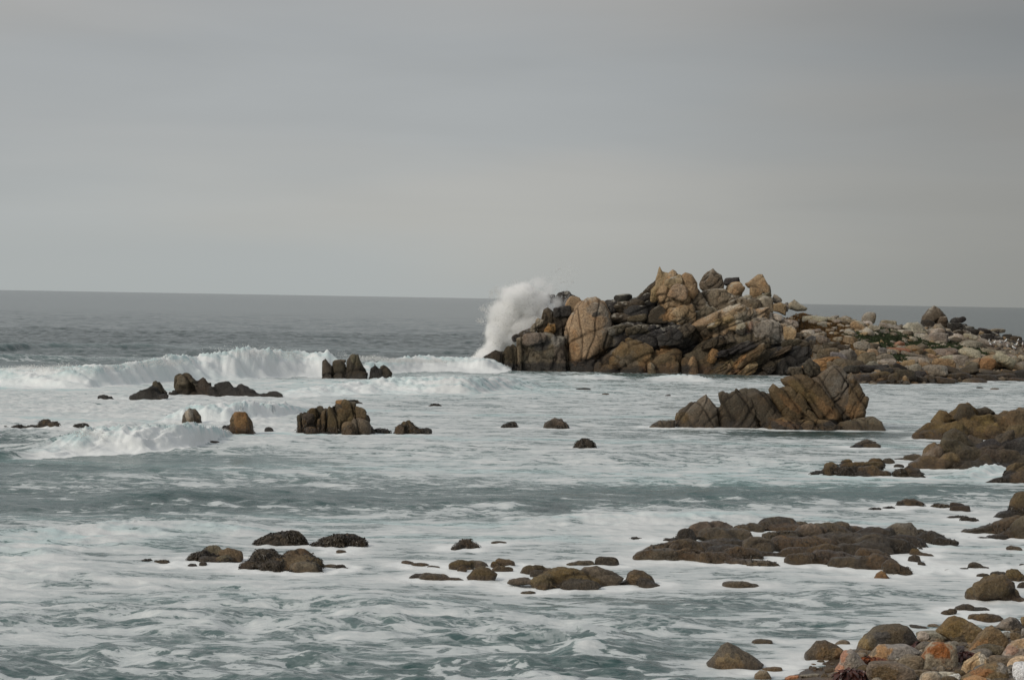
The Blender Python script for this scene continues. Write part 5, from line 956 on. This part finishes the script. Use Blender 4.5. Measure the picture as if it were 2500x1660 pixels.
def bil(vx, vy):
    r = np.interp(vy, rows, np.arange(len(rows))); c = np.interp(vx, cols, np.arange(len(cols)))
    r0 = np.minimum(r.astype(int), len(rows) - 2); c0 = np.minimum(c.astype(int), len(cols) - 2); fr = r - r0; fc = c - c0
    return (T[r0, c0] * (1 - fr) * (1 - fc) + T[r0 + 1, c0] * fr * (1 - fc) + T[r0, c0 + 1] * (1 - fr) * fc + T[r0 + 1, c0 + 1] * fr * fc)
warp = fbm2(X[:NEAR] * .08, Y[:NEAR] * .05, 3) * 60
foam = np.zeros_like(X); foam[:NEAR] = bil(VX[:NEAR] + warp * 2, VY[:NEAR] + warp * .35)
foam[NEAR:] = bil(VX[NEAR:], VY[NEAR:])
for (cx, cy, rx, ry, a) in [(1270, 1180, 55, 14, -.5), (1560, 1140, 330, 16, -.22), (2050, 1140, 180, 14, -.15), (250, 1075, 300, 18, -.15), (620, 1062, 260, 16, -.18), (180, 1240, 180, 14, .2), (520, 1228, 130, 10, .2), (60, 1300, 160, 40, .15), (210, 1283, 60, 12, -.35), (2300, 1090, 70, 16, .4), (1440, 1530, 260, 50, -.12), (1360, 1496, 50, 6, .2),
                            (1900, 1000, 150, 12, -.25), (1700, 1000, 300, 10, -.2), (2050, 1010, 80, 14, -.25), (1450, 1060, 180, 12, -.12), (980, 935, 120, 10, -.18), (620, 1310, 180, 8, -.25), (380, 1295, 70, 8, -.3), (1220, 1350, 160, 8, -.15), (1560, 1395, 120, 14, -.1), (1850, 1330, 220, 20, .06), (1850, 1430, 350, 45, -.14), (560, 1345, 300, 20, .12), (1900, 1465, 90, 12, -.1)]:
    foam += a * np.exp(-((VX - cx) / rx) ** 2 - ((VY - cy) / ry) ** 2)
foam += .06 * np.exp(-((VY - 1120) / 90) ** 4) * (VY > 950)
aer = np.clip(foam, 0, 1) * .8
for (cx, cy, rx, ry, a) in [(500, 1080, 500, 30, .5), (1700, 1110, 500, 40, .35), (1100, 885, 400, 30, .4), (200, 1250, 300, 30, .25), (1950, 1130, 400, 25, .3)]:
    aer += a * np.exp(-((VX - cx) / rx) ** 2 - ((VY - cy) / ry) ** 2)
# general chop; crests lie across the view
Z = np.zeros_like(X)
far = sstep(150, 190, Y) ; n_ = int((ys < 900).sum())
xs_, ys_ = X[:n_], Y[:n_]
wx = noise2(xs_ * .12, ys_ * .12) * 2; wy = noise2(xs_ * .12 + 9, ys_ * .12 + 4) * 2
chop = 1 - 2 * np.abs(noise2((xs_ + wx) * .22, (ys_ + wy) * .42)); small = fbm2((xs_ + wx) * .7, (ys_ + wy) * 1.15, 3, .55); rid = 1 - 2 * np.abs(noise2(xs_ * .75 + 5, ys_ * 1.2))
amp = sstep(900, 320, ys_) * np.interp(ys_, [24, 40, 60, 90, 130, 180, 900], [.17, .145, .11, .085, .10, .14, .15])
calm = np.exp(-((VX[:n_] - 1900) / 500) ** 2 - ((VY[:n_] - 930) / 45) ** 2); amp = amp * (1 - .65 * calm)
busy = np.exp(-((VX[:n_] - 1450) / 330) ** 2 - ((VY[:n_] - 1520) / 45) ** 2) + .8 * np.exp(-((VX[:n_] - 1900) / 500) ** 2 - ((VY[:n_] - 1140) / 16) ** 2) + .5 * np.exp(-((VX[:n_] - 700) / 400) ** 2 - ((VY[:n_] - 1160) / 20) ** 2)
amp = amp * (1 + .9 * busy)
Z[:n_] = amp * (.62 * chop + .85 * small + .45 * rid * sstep(130, 60, ys_)) + .03 * fbm2(xs_ * 2.3, ys_ * 3.6, 3, .6) * sstep(110, 50, ys_)
# open sea swell beyond the breakers
sw = noise2(xs_ * .05 + ys_ * .012, ys_ * .11) * .55 + noise2(xs_ * .11, ys_ * .24 + 3) * .32 + (1 - 2 * np.abs(noise2(xs_ * .2, ys_ * .5))) * .14 + fbm2(xs_ * .5, ys_ * .9, 3) * .30
island_sh = np.exp(-((np.maximum(xs_ - 12, 0)) / 30) ** 2) * .9 + .1
Z[:n_] += .50 * sw * sstep(152, 200, ys_) * sstep(900, 320, ys_) * np.where(xs_ > 0, island_sh, 1)
# foam collects round the rocks, and the surface lies calmer just beside them
def around(calm_):
    for (fx, fy, fr, ft) in FOOT:
        r0, r1 = np.searchsorted(ys, fy - ft - 3), np.searchsorted(ys, fy + ft + 3)
        if r1 - r0 < 2: continue
        ym = ys[r0:r1]; hw_ = 0.30 * ym.max() + 6
        c0 = max(0, int((fx - fr - 3) / hw_ * .5 * NX + NX / 2) - 30); c1 = min(NX, int((fx + fr + 3) / (0.30 * ym.min() + 6) * .5 * NX + NX / 2) + 30)
        if c1 <= c0: continue
        x, y = X[r0:r1, c0:c1], Y[r0:r1, c0:c1]
        q = np.hypot((x - fx) / fr, (y - fy) / (ft + .2)); dd_ = (q - 1) * min(fr, ft + .2)
        if calm_:
            wide = np.exp(-(np.maximum(dd_, 0) / 1.3) ** 2); Z[r0:r1, c0:c1] *= (1 - .85 * wide); continue
        ring = np.exp(-(np.maximum(dd_, 0) / .45) ** 2)
        foam[r0:r1, c0:c1] += ring * (.34 + .3 * noise2(x * .9, y * .9))
around(True)
xx0, yy0 = X[:NEAR], Y[:NEAR]
wash = np.exp(-((VX[:NEAR] - 330) / 420) ** 4 - ((VY[:NEAR] - 965) / 62) ** 4)
Z[:NEAR] += wash * (.09 * (1 - 2 * np.abs(noise2(xx0 * .5, yy0 * .8))) + .08 * (1 - 2 * np.abs(noise2(xx0 * 1.3, yy0 * 1.8))) + .05 * fbm2(xx0 * 3, yy0 * 3.5, 3))
foam[:NEAR] += wash * .12
# ---- waves: crest lines laid out on the water
def wave(base, hts, front, back, foamy, bil_amp, back_foam=0.0, face=0.0, broken=0.0):
    """base: points of the front foot (viewed px); hts: (x px, height m)"""
    B = np.array([on_plane(a * S, b * S)[:2] for a, b in base])
    Hx = np.array([np.interp(a, [p[0] for p in base], B[:, 0]) for a, h in hts]); Hh = np.array([h for a, h in hts])
    r0, r1 = np.searchsorted(ys, B[:, 1].min() - 4), np.searchsorted(ys, B[:, 1].max() + back * 3.5 + front)
    x, y = X[r0:r1], Y[r0:r1]
    wob = noise2(x * .2, x * 0 + 2.5) * .8 * front + noise2(x * .6, y * .9) * .22 * front
    s = y - np.interp(x, B[:, 0], B[:, 1]) + wob
    H = np.interp(x, Hx, Hh, left=Hh[0], right=Hh[-1]); x_ = x; x = x + .45 * s + .6 * noise2(x * .7 + 4, s * .8); H = H * (1 + .13 * noise2(x * .35, y * .25 + 1.5) + .07 * noise2(x * 1.1, y * .9 + 7.1) + .09 * noise2(x * 2.3, s * 2.2) + .05 * noise2(x * 5.5, s * 4))
    H = H * (1 - broken + broken * np.clip(.55 + 1.3 * noise2(x * .16, y * .1 + 3.7), 0, 1.6))
    x = x_
    prof = np.where(s < front, sstep(0, 1, s / front) ** .8, np.exp(-(np.maximum(s - front, 0) / back) ** 1.5))
    prof = np.where(s < 0, 0, prof)
    ff = np.clip(s / front, 0, 1) * (s > -.3) * np.exp(-(np.maximum(s - front, 0) / (back * .8)) ** 2)
    z = H * prof
    vv = np.where(s < front, prof * np.maximum(H, .5) * 1.3 + s * .25, s + 5)
    bl = (1 - 2 * np.abs(noise2(x * .8 + 3, vv * 1.5 + 3))) * .7 + (1 - 2 * np.abs(noise2(x * 2.2, vv * 3.1))) * .4 + fbm2(x * 5, vv * 6, 2) * .3
    fo = np.interp(x, np.array([np.interp(a, [p[0] for p in base], B[:, 0]) for a, h in foamy]), [h for a, h in foamy])
    z = z + bl * bil_amp * np.clip(H, 0, 1.2) * np.clip(prof * 1.6, 0, 1) * np.clip(fo, 0, 1)
    Z[r0:r1] = np.maximum(Z[r0:r1] * (1 - .75 * np.clip(prof * 1.5, 0, 1)), -9) + z
    fm = np.where(s > -.15 * front, 1, 0) * np.exp(-(np.maximum(s - front, 0) / (back * .45)) ** 2) * sstep(0, .25, H * 1.0)
    fm = fm * np.clip(fo, 0, 1)
    foam[r0:r1] = np.maximum(foam[r0:r1] * (1 - face * (1 - np.clip(fo, 0, 1)) * np.clip(prof * 2, 0, 1)), fm * 1.35)
    bf = back_foam * np.exp(-((s - front - back) / (back * 1.6)) ** 2) * (s > front)
    foam[r0:r1] = np.maximum(foam[r0:r1], bf)
    aer[r0:r1] = np.maximum(aer[r0:r1], np.clip(prof * 1.1, 0, 1) * (.35 + .6 * np.clip(fo, 0, 1)))
    return B, Hx, Hh, front
# the long far breaker
W1 = wave([(-300, 900), (0, 896), (200, 896), (420, 884), (560, 877), (690, 870), (850, 865), (1000, 861), (1130, 858), (1180, 858)], [(-300, 1.1), (0, 1.25), (100, 1.2), (250, 1.25), (330, 1.45), (430, 1.5), (490, 1.7), (540, 1.95), (610, 1.85), (680, 1.6), (750, 1.7), (830, 1.3), (900, 1.1), (1000, .95), (1080, .95), (1130, 1.0), (1180, .3), (1220, 0)], 4.6, 4.5, [(-300, 1), (1300, 1)], .15, .42)
# second row behind it at far left
wave([(-300, 838), (0, 836), (200, 838), (380, 838)], [(-300, .5), (0, .6), (150, .45), (330, .2), (380, 0)], 3.5, 7, [(-300, .3), (380, .3)], .15, .40)
wave([(-200, 815), (0, 812), (300, 806), (420, 806)], [(-200, .6), (0, .7), (200, .55), (330, .5), (420, 0)], 5, 9, [(-300, 0), (420, 0)], .1, .0)
# middle left wave with a smooth teal shoulder
W2 = wave([(-200, 1075), (0, 1068), (100, 1062), (200, 1052), (330, 1044), (450, 1030), (520, 1010)], [(-200, .95), (0, .95), (60, .92), (150, .85), (250, .7), (330, .72), (420, .68), (480, .45), (520, 0)], 2.6, 2.6, [(-200, .12), (0, .3), (30, .6), (90, .9), (170, 1), (520, 1)], .42, .6, .75)
wave([(330, 985), (420, 978), (520, 975), (640, 965), (700, 955)], [(330, 0), (400, .45), (470, .6), (560, .62), (640, .5), (700, 0)], 2.5, 3, [(330, 1), (700, 1)], .5)
# small rolling wave in front of the island's left end
wave([(600, 915), (760, 912), (860, 912), (960, 912), (1060, 910), (1150, 902), (1250, 896)], [(600, 0), (700, .35), (800, .5), (900, .72), (1000, .8), (1080, .8), (1150, .65), (1220, .4), (1300, .1)], 4.0, 4, [(600, 1), (950, .95), (1010, .7), (1080, .62), (1150, .55), (1250, .45)], .28, .6, .3)
wave([(1180, 872), (1320, 875), (1500, 878), (1600, 880), (1680, 885)], [(1180, .05), (1300, .16), (1380, .24), (1480, .12), (1560, .28), (1600, .34), (1650, .15), (1690, 0)], 3.0, 3, [(1180, .7), (1690, .75)], .6)
# low swells in the bay
wave([(-100, 1172), (400, 1168), (800, 1166), (1200, 1160), (1700, 1154), (2100, 1150), (2361, 1140)], [(-100, .22), (400, .3), (800, .26), (1200, .24), (1500, .36), (1750, .4), (2100, .34), (2300, .2), (2361, .1)], 1.6, 2.2, [(-100, .1), (2400, .1)], .1, 0, .35, .75)
wave([(-100, 1252), (60, 1250), (250, 1244), (400, 1246), (520, 1258), (620, 1250)], [(-100, .12), (60, .15), (200, .2), (400, .18), (520, .12), (620, 0)], 1.6, 2.2, [(-100, .72), (620, .72)], .45)
wave([(1150, 1222), (1300, 1215), (1500, 1208), (1800, 1206), (2000, 1215)], [(1150, 0), (1300, .16), (1500, .2), (1750, .16), (2000, 0)], 1.2, 1.6, [(1150, .85), (2000, .85)], .25)
wave([(1270, 1535), (1330, 1528), (1450, 1520), (1560, 1512)], [(1270, 0), (1330, .2), (1380, .24), (1460, .16), (1560, 0)], .8, .9, [(1270, .3), (1340, .55), (1400, .4), (1560, .3)], .5)
wave([(2140, 1112), (2240, 1106), (2300, 1092), (2361, 1080)], [(2140, .04), (2220, .1), (2290, .2), (2330, .2), (2361, .15)], 1.2, 1.6, [(2140, 1), (2400, 1)], .35)
wave([(950, 1080), (1200, 1070), (1500, 1062), (1800, 1056)], [(950, 0), (1200, .16), (1400, .22), (1600, .16), (1800, 0)], 1.8, 2.4, [(950, .3), (1800, .3)], .1)
wave([(180, 1415), (400, 1418), (700, 1408), (1000, 1412), (1200, 1425)], [(180, 0), (400, .1), (620, .14), (800, .2), (1000, .12), (1200, 0)], 1.0, 1.4, [(180, .5), (1200, .5)], .2)
wave([(0, 1108), (300, 1112), (600, 1105), (900, 1100)], [(0, .15), (300, .15), (600, .12), (900, 0)], 1.4, 2, [(0, .2), (900, .2)], .1)
around(False)
foam = np.clip(foam, 0, 1.4); aer = np.clip(aer, 0, 1)
# lumpy relief where the foam lies thick
xx, yy = X[:NEAR], Y[:NEAR]
Z[:NEAR] += np.clip(foam[:NEAR] - .45, 0, .6) * (1 - 2 * np.abs(noise2(xx * 1.9, yy * 1.9))) * .05
i = np.arange(len(ys) - 1)[:, None] * NX + np.arange(NX - 1)[None]
quad = np.stack([i, i + 1, i + 1 + NX, i + NX], -1).reshape(-1, 4)

t = NT('sea_water')
pos = t.n('ShaderNodeNewGeometry').outputs['Position']
fd = t.n('ShaderNodeAttribute', attribute_name='foam').outputs['Fac']; ae = t.n('ShaderNodeAttribute', attribute_name='aer').outputs['Fac']
flat = t.vmath('MULTIPLY', pos, (1, 1, .6))
warpn = t.noise(flat, .5, 3, .5, 0, 1); wv = t.n('ShaderNodeVectorMath', operation='SCALE', i={0: t.vmath('SUBTRACT', warpn, (.5, .5, .5)), 3: 1.1}).outputs[0]
wp = t.vmath('ADD', flat, wv)
n1 = t.noise(t.mapping(wp, (.46, 1.15, .9)), 1.0, 6, .5, .35); n2 = t.noise(t.mapping(wp, (1.9, 4.2, 3)), 1.0, 5, .55, .4); n3 = t.noise(t.mapping(flat, (.16, .28, .2)), 1.0, 3, .5)
vor = t.n('ShaderNodeTexVoronoi', feature='DISTANCE_TO_EDGE', i={'Vector': t.mapping(t.vmath('ADD', wp, t.n('ShaderNodeVectorMath', operation='SCALE', i={0: t.noise(flat, 2.6, 3, .6, 0, 1), 3: .5}).outputs[0]), (.7, 1.7, 1)), 'Scale': 1.0, 'Randomness': 1.0}).outputs['Distance']
val = t.math('ADD', t.math('ADD', t.math('ADD', t.math('MULTIPLY', t.noise(t.mapping(wp, (6, 13, 9)), 1.0, 4, .6), .11), t.math('MULTIPLY', n1, .44)), t.math('MULTIPLY', n2, .33)), t.math('MULTIPLY', n3, .12))
thr = t.math('ADD', val, t.math('ADD', t.math('MULTIPLY', t.math('SUBTRACT', fd, .52), .30), t.ss(fd, .04, -.02, 0.0, -.3)))
mk = t.ss(thr, .488, .518)
vor2 = t.n('ShaderNodeTexVoronoi', feature='DISTANCE_TO_EDGE', i={'Vector': t.mapping(t.vmath('ADD', wp, t.n('ShaderNodeVectorMath', operation='SCALE', i={0: t.noise(flat, 5, 3, .6, 0, 1), 3: .22}).outputs[0]), (2.0, 4.2, 2.5)), 'Scale': 1.0}).outputs['Distance']
lace = t.math('MULTIPLY', t.math('MAXIMUM', t.ss(vor, .10, .012), t.math('MULTIPLY', t.ss(vor2, .13, .02), .7)), t.ss(t.math('ADD', fd, t.math('MULTIPLY', t.math('SUBTRACT', n2, .5), .8)), .28, .62))
thin = t.math('MULTIPLY', t.ss(thr, .38, .50), .16)
mask = t.math('MAXIMUM', t.math('MAXIMUM', mk, t.math('MULTIPLY', lace, .85)), thin)
# water
wc = t.mix(ae, (.020, .047, .047), (.075, .160, .154))
w1 = t.noise(t.mapping(pos, (1.3, 2.2, 1.3)), 1.0, 4, .6); w2 = t.noise(t.mapping(pos, (5, 8, 5)), 1.0, 3, .6)
hw_ = t.math('ADD', t.math('MULTIPLY', w1, .75), t.math('MULTIPLY', w2, .12))
bw = t.n('ShaderNodeBump', i={'Strength': t.math('MULTIPLY', t.n('ShaderNodeAttribute', attribute_name='rip').outputs['Fac'], .8), 'Distance': .2, 'Height': hw_}).outputs[0]
water = t.n('ShaderNodeBsdfPrincipled', i={'Base Color': wc, 'Roughness': .16, 'IOR': 1.333, 'Normal': bw}).outputs[0]
fh = t.math('ADD', t.math('MULTIPLY', n2, .6), t.math('MULTIPLY', mk, .35))
fine = t.noise(pos, 11, 4, .65)
bf = t.n('ShaderNodeBump', i={'Strength': .5, 'Distance': .10, 'Height': t.math('ADD', fh, t.math('MULTIPLY', fine, .25))}).outputs[0]
fcol = t.mix(t.ss(thr, .50, .66), (.50, .545, .55), (.69, .71, .705))
fcol = t.mix(t.ss(fd, .9, 1.25), fcol, (.80, .825, .82))
fcol = t.mix(t.math('MULTIPLY', t.ss(n1, .60, .42), t.math('MULTIPLY', t.ss(ae, .5, 1.0), .85)), fcol, (.50, .64, .645))
foamb = t.n('ShaderNodeBsdfPrincipled', i={'Base Color': fcol, 'Roughness': .75, 'Normal': bf, 'Specular IOR Level': .25}).outputs[0]
M_SEA = t.out(t.n('ShaderNodeMixShader', i={0: mask, 1: water, 2: foamb}).outputs[0])
sea = mesh_obj('sea', np.stack([X, Y, Z], -1).reshape(-1, 3), quad, M_SEA, attrs={'rip': np.interp(Y, [90, 160, 350, 1500], [1, .5, .7, 1.0]).ravel(), 'foam': foam.ravel(), 'aer': aer.ravel()})
tag(sea, kind='structure')

# ------------------------------------------------------------------ spray
M_SPRAY = plain_material('spray_white', (.95, .95, .94), .9, .02, 3, .1, .45)
TET = np.array([[1, 1, 1], [1, -1, -1], [-1, 1, -1], [-1, -1, 1]]) / 1.732; TF = np.array([[0, 1, 2], [0, 3, 1], [0, 2, 3], [1, 3, 2]])
def drops(name, P, size, label, cat):
    rs_ = np.random.RandomState(3); n = len(P)
    q = rs_.normal(size=(n, 4)); q /= np.linalg.norm(q, axis=1)[:, None]; w, a, b, c = q.T
    Rm = np.stack([1 - 2 * (b * b + c * c), 2 * (a * b - c * w), 2 * (a * c + b * w), 2 * (a * b + c * w), 1 - 2 * (a * a + c * c), 2 * (b * c - a * w), 2 * (a * c - b * w), 2 * (b * c + a * w), 1 - 2 * (a * a + b * b)], 1).reshape(-1, 3, 3)
    V = np.einsum('nij,kj->nki', Rm, TET) * size[:, None, None] + P[:, None]
    F = np.arange(n)[:, None, None] * 4 + TF[None]
    loc = P.mean(0); loc[2] = P[:, 2].min()
    o = mesh_obj(name, V.reshape(-1, 3), F.reshape(-1, 3), M_SPRAY, loc=loc)
    return tag(o, label, cat, kind='stuff')
# the great burst against the island's left end: puffs measured in crop C1
DSP = 187.0
PUFF = [(130, 860, 110, 90, 1.0), (200, 770, 100, 130, 1.0), (230, 640, 130, 150, 1.0), (290, 500, 170, 170, 1.0), (370, 380, 170, 140, 1.0), (420, 310, 130, 95, .7), (480, 420, 170, 160, 1.0), (570, 380, 110, 110, .5), (600, 480, 100, 110, .5), (420, 600, 160, 120, .9), (520, 560, 110, 90, .8), (320, 700, 80, 90, .8), (640, 300, 90, 100, .05), (700, 400, 80, 80, .06), (560, 240, 100, 80, .05), (740, 220, 130, 130, .007), (820, 150, 90, 100, .004), (40, 900, 90, 60, .9), (800, 420, 80, 100, .015)]
rs = np.random.RandomState(12); Ps, Ss = [], []
for (cx, cy, rx, ry, den) in PUFF:
    n = int(34000 * max(den, .12) * rx * ry / 300000.)
    g = rs.normal(size=(n, 3)); g *= (rs.uniform(.2, 1, n) ** .45 / np.linalg.norm(g, axis=1))[:, None]
    stray = rs.uniform(size=n) < .3; g[stray] *= rs.uniform(1.0, 1.35, (stray.sum(), 1))
    for k in range(n):
        Ps.append((1150 + (cx + g[k, 0] * rx) / 3.374, 620 + (cy + g[k, 1] * ry) / 3.374, DSP + g[k, 2] * 2.4))
    Ss.append(.013 + rs.gamma(1.6, .008, n))
Ps = np.array(Ps); Pw = np.array([at_depth(*p) for p in Ps]); sz = np.concatenate(Ss)
# clump the droplets into jets
jit = np.stack([noise3(Pw * 1.3 + 5), noise3(Pw * 1.3 + 25), noise3(Pw * 1.3 + 45)], 1) * .2
Pw = Pw + jit; ok = Pw[:, 2] > 0.1
# thrown strings of drops at the left rim
strs = []
for (x0, y0, dx, dy) in [(170, 360, -5, -60), (130, 470, -50, -30), (100, 560, -40, -10), (220, 330, -20, -50)]:
    for k in range(160):
        u = rs.uniform() ** .8; strs.append(at_depth(1150 + (x0 + dx * u + rs.normal() * 12) / 3.374, 620 + (y0 + dy * u + rs.normal() * 12) / 3.374, DSP + rs.normal()))
Pw = np.vstack([Pw[ok], strs]); sz = np.concatenate([sz[ok], rs.uniform(.018, .04, len(strs))])
spl = drops('wave_spray', Pw, sz, 'tall white burst of spray thrown up against the left end of the rocky island', 'spray')
# soft mist inside the burst
t = NT('mist'); pos = t.n('ShaderNodeNewGeometry').outputs['Position']
acc = None; lo = np.array([1e9] * 3); hi = -lo
nzv = t.noise(pos, .55, 4, .6, .5); nz2 = t.noise(pos, 1.7, 3, .6)
nn = t.math('ADD', t.math('MULTIPLY', t.math('SUBTRACT', nzv, .5), 1.5), t.math('MULTIPLY', t.math('SUBTRACT', nz2, .5), .7))
for (cx, cy, rx, ry, den) in PUFF:
    c = at_depth(1150 + cx / 3.374, 620 + cy / 3.374, DSP + .3); k = DSP / FPX / 3.374 * 1.0; r = np.array([rx * k, 2.6, ry * k])
    lo = np.minimum(lo, c - r * 1.3); hi = np.maximum(hi, c + r * 1.3)
    dv = t.vmath('MULTIPLY', t.vmath('SUBTRACT', pos, tuple(c)), tuple(1 / r))
    ln = t.n('ShaderNodeVectorMath', operation='LENGTH', i={0: dv}).outputs['Value']
    d = t.math('MULTIPLY', t.math('POWER', t.ss(t.math('ADD', ln, nn), 1.15, .25), 2.2), den)
    acc = d if acc is None else t.math('MAXIMUM', acc, d)
vol = t.n('ShaderNodeVolumePrincipled', i={'Color': (.999, .999, .997, 1), 'Density': t.math('MULTIPLY', acc, 8.0), 'Anisotropy': -.35}).outputs[0]
M_MIST = t.out(None, vol); lo[2] = max(lo[2], .05)
bx8 = np.array([[lo[0] if not (k & 1) else hi[0], lo[1] if not (k & 2) else hi[1], lo[2] if not (k & 4) else hi[2]] for k in range(8)])
bf6 = np.array([[0, 2, 3, 1], [4, 5, 7, 6], [0, 1, 5, 4], [2, 6, 7, 3], [0, 4, 6, 2], [1, 3, 7, 5]])
mist = mesh_obj('mist', bx8 - np.array(spl.location), bf6, M_MIST, parent=spl, smooth=False)
# spray torn from the breaker crests
def crest_drops(W, n, up, seed, spread=1.0):
    B, Hx, Hh, fr = W; rs_ = np.random.RandomState(seed)
    x = rs_.uniform(Hx.min(), Hx.max(), n); keep = noise2(x * .45, x * 0 + 9.5) + rs_.uniform(-.5, .5, n) > -.05; x = x[keep]; n = len(x)
    y = np.interp(x, B[:, 0], B[:, 1]) + fr * rs_.uniform(.45, 1.5, n); h = np.interp(x, Hx, Hh)
    pk = np.clip(.5 + noise2(x * .9, x * 0 + 4.2), 0, 1.5)
    z = h * rs_.uniform(.75, 1.0, n) + np.abs(rs_.normal(size=n)) * up * h * pk
    return np.stack([x, y, z], 1)
P1 = crest_drops(W1, 42000, .07, 4); P2 = crest_drops(W2, 6000, .10, 5); P2 = P2[P2[:, 0] > np.interp(150, [0, 200], [np.interp(q, [-200, 0, 100, 200], W2[0][:4, 0]) for q in (0, 200)])]
B = np.array(W1[0]); xpk = np.interp(560, [0, 560, 700], [np.interp(p, [-300, 0, 200, 420, 560, 700], B[:6, 0]) for p in (0, 560, 700)])
pk = np.stack([rs.normal(xpk, 1.3, 500), np.full(500, np.interp(xpk, B[:, 0], B[:, 1]) + 3) + rs.normal(size=500) * .6, 1.8 + np.abs(rs.normal(size=500)) * .26], 1)
Pc = np.vstack([P1, P2, pk]); drops('crest_spray', Pc, rs.gamma(2, .006, len(Pc)) + .008, 'loose droplets flying off the crests of the breaking waves', 'spray')

# ------------------------------------------------------------------ light
SUN_EL, SUN_AZ = rad(32), rad(-128)     # azimuth from +Y towards +X: behind the camera, to the left
sd = Vector((math.sin(SUN_AZ) * math.cos(SUN_EL), math.cos(SUN_AZ) * math.cos(SUN_EL), math.sin(SUN_EL)))
L = bpy.data.lights.new('sun', 'SUN'); L.energy = 1.5; L.angle = rad(14); L.color = (1.0, .90, .76)
lo_ = bpy.data.objects.new('sun', L); COL.objects.link(lo_); lo_.rotation_euler = (-sd).to_track_quat('-Z', 'Y').to_euler(); lo_.location = (-40, -40, 60)
w = NT('World', world=True); scene.world = w.m
dirn = w.n('ShaderNodeTexCoord').outputs['Generated']
sky = w.n('ShaderNodeTexSky', sky_type='NISHITA'); sky.sun_disc = False; sky.sun_elevation = SUN_EL; sky.sun_rotation = SUN_AZ
sp = w.n('ShaderNodeSeparateXYZ', i={0: dirn}); dz, dx = sp.outputs[2], sp.outputs[0]
cr = w.n('ShaderNodeValToRGB', i={0: dz}); r_ = cr.color_ramp
stops = [(0.0, (.400, .418, .405)), (.035, (.418, .430, .420)), (.075, (.405, .412, .406)), (.135, (.362, .368, .366)), (.28, (.44, .45, .45)), (1.0, (.56, .57, .59))]
while len(r_.elements) < len(stops): r_.elements.new(.5)
for e, (p, c) in zip(r_.elements, stops): e.position = p; e.color = (*c, 1)
side = w.ss(dx, -.05, .27, 1.0, .64)
cn = w.noise(w.mapping(dirn, (5, 5, 34), (0, rad(4), 0)), 1.0, 4, .5, .3); cn2 = w.noise(w.mapping(dirn, (2.2, 2.2, 12), (0, rad(-3), 0), (3, 1, 2)), 1.0, 3, .5)
band = w.math('ADD', w.math('ADD', 1.0, w.math('MULTIPLY', w.math('SUBTRACT', cn, .5), .20)), w.math('MULTIPLY', w.math('SUBTRACT', cn2, .5), .24))
fade = w.ss(dz, .0, .05); band = w.math('ADD', 1.0, w.math('MULTIPLY', w.math('SUBTRACT', band, 1.0), fade))
k = w.math('MULTIPLY', side, band)
cl = w.mix(1.0, cr.outputs[0], w.n('ShaderNodeCombineXYZ', i={0: k, 1: k, 2: k}).outputs[0], 'MULTIPLY')
tint = w.mix(w.ss(cn2, .38, .62), (.975, 1.0, 1.03), (1.02, 1.0, .985)); cl = w.mix(1.0, cl, tint, 'MULTIPLY')
glow = w.math('POWER', w.math('MAXIMUM', w.n('ShaderNodeVectorMath', operation='DOT_PRODUCT', i={0: dirn, 1: tuple(sd)}).outputs['Value'], 0.0), 3.0)
gl = w.math('ADD', 1.0, w.math('MULTIPLY', glow, .4)); cl = w.mix(1.0, cl, w.n('ShaderNodeCombineXYZ', i={0: gl, 1: gl, 2: gl}).outputs[0], 'MULTIPLY')
c10 = w.n('ShaderNodeVectorMath', operation='SCALE', i={0: cl, 3: 10.3}).outputs[0]
bg = w.n('ShaderNodeBackground', i={'Color': w.mix(.97, sky.outputs[0], c10), 'Strength': .1})
wo = w.n('ShaderNodeOutputWorld'); w.t.links.new(bg.outputs[0], wo.inputs[0])

vs = scene.view_settings; vs.view_transform = 'Standard'; vs.look = 'None'; vs.exposure = 0; vs.gamma = 1; vs.use_curve_mapping = False
scene.render.engine = 'CYCLES'
cy = scene.cycles; cy.use_denoising = True; cy.max_bounces = 64; cy.diffuse_bounces = 4; cy.glossy_bounces = 3; cy.volume_bounces = 64; cy.use_adaptive_sampling = True; cy.volume_step_rate = .6; cy.volume_max_steps = 64
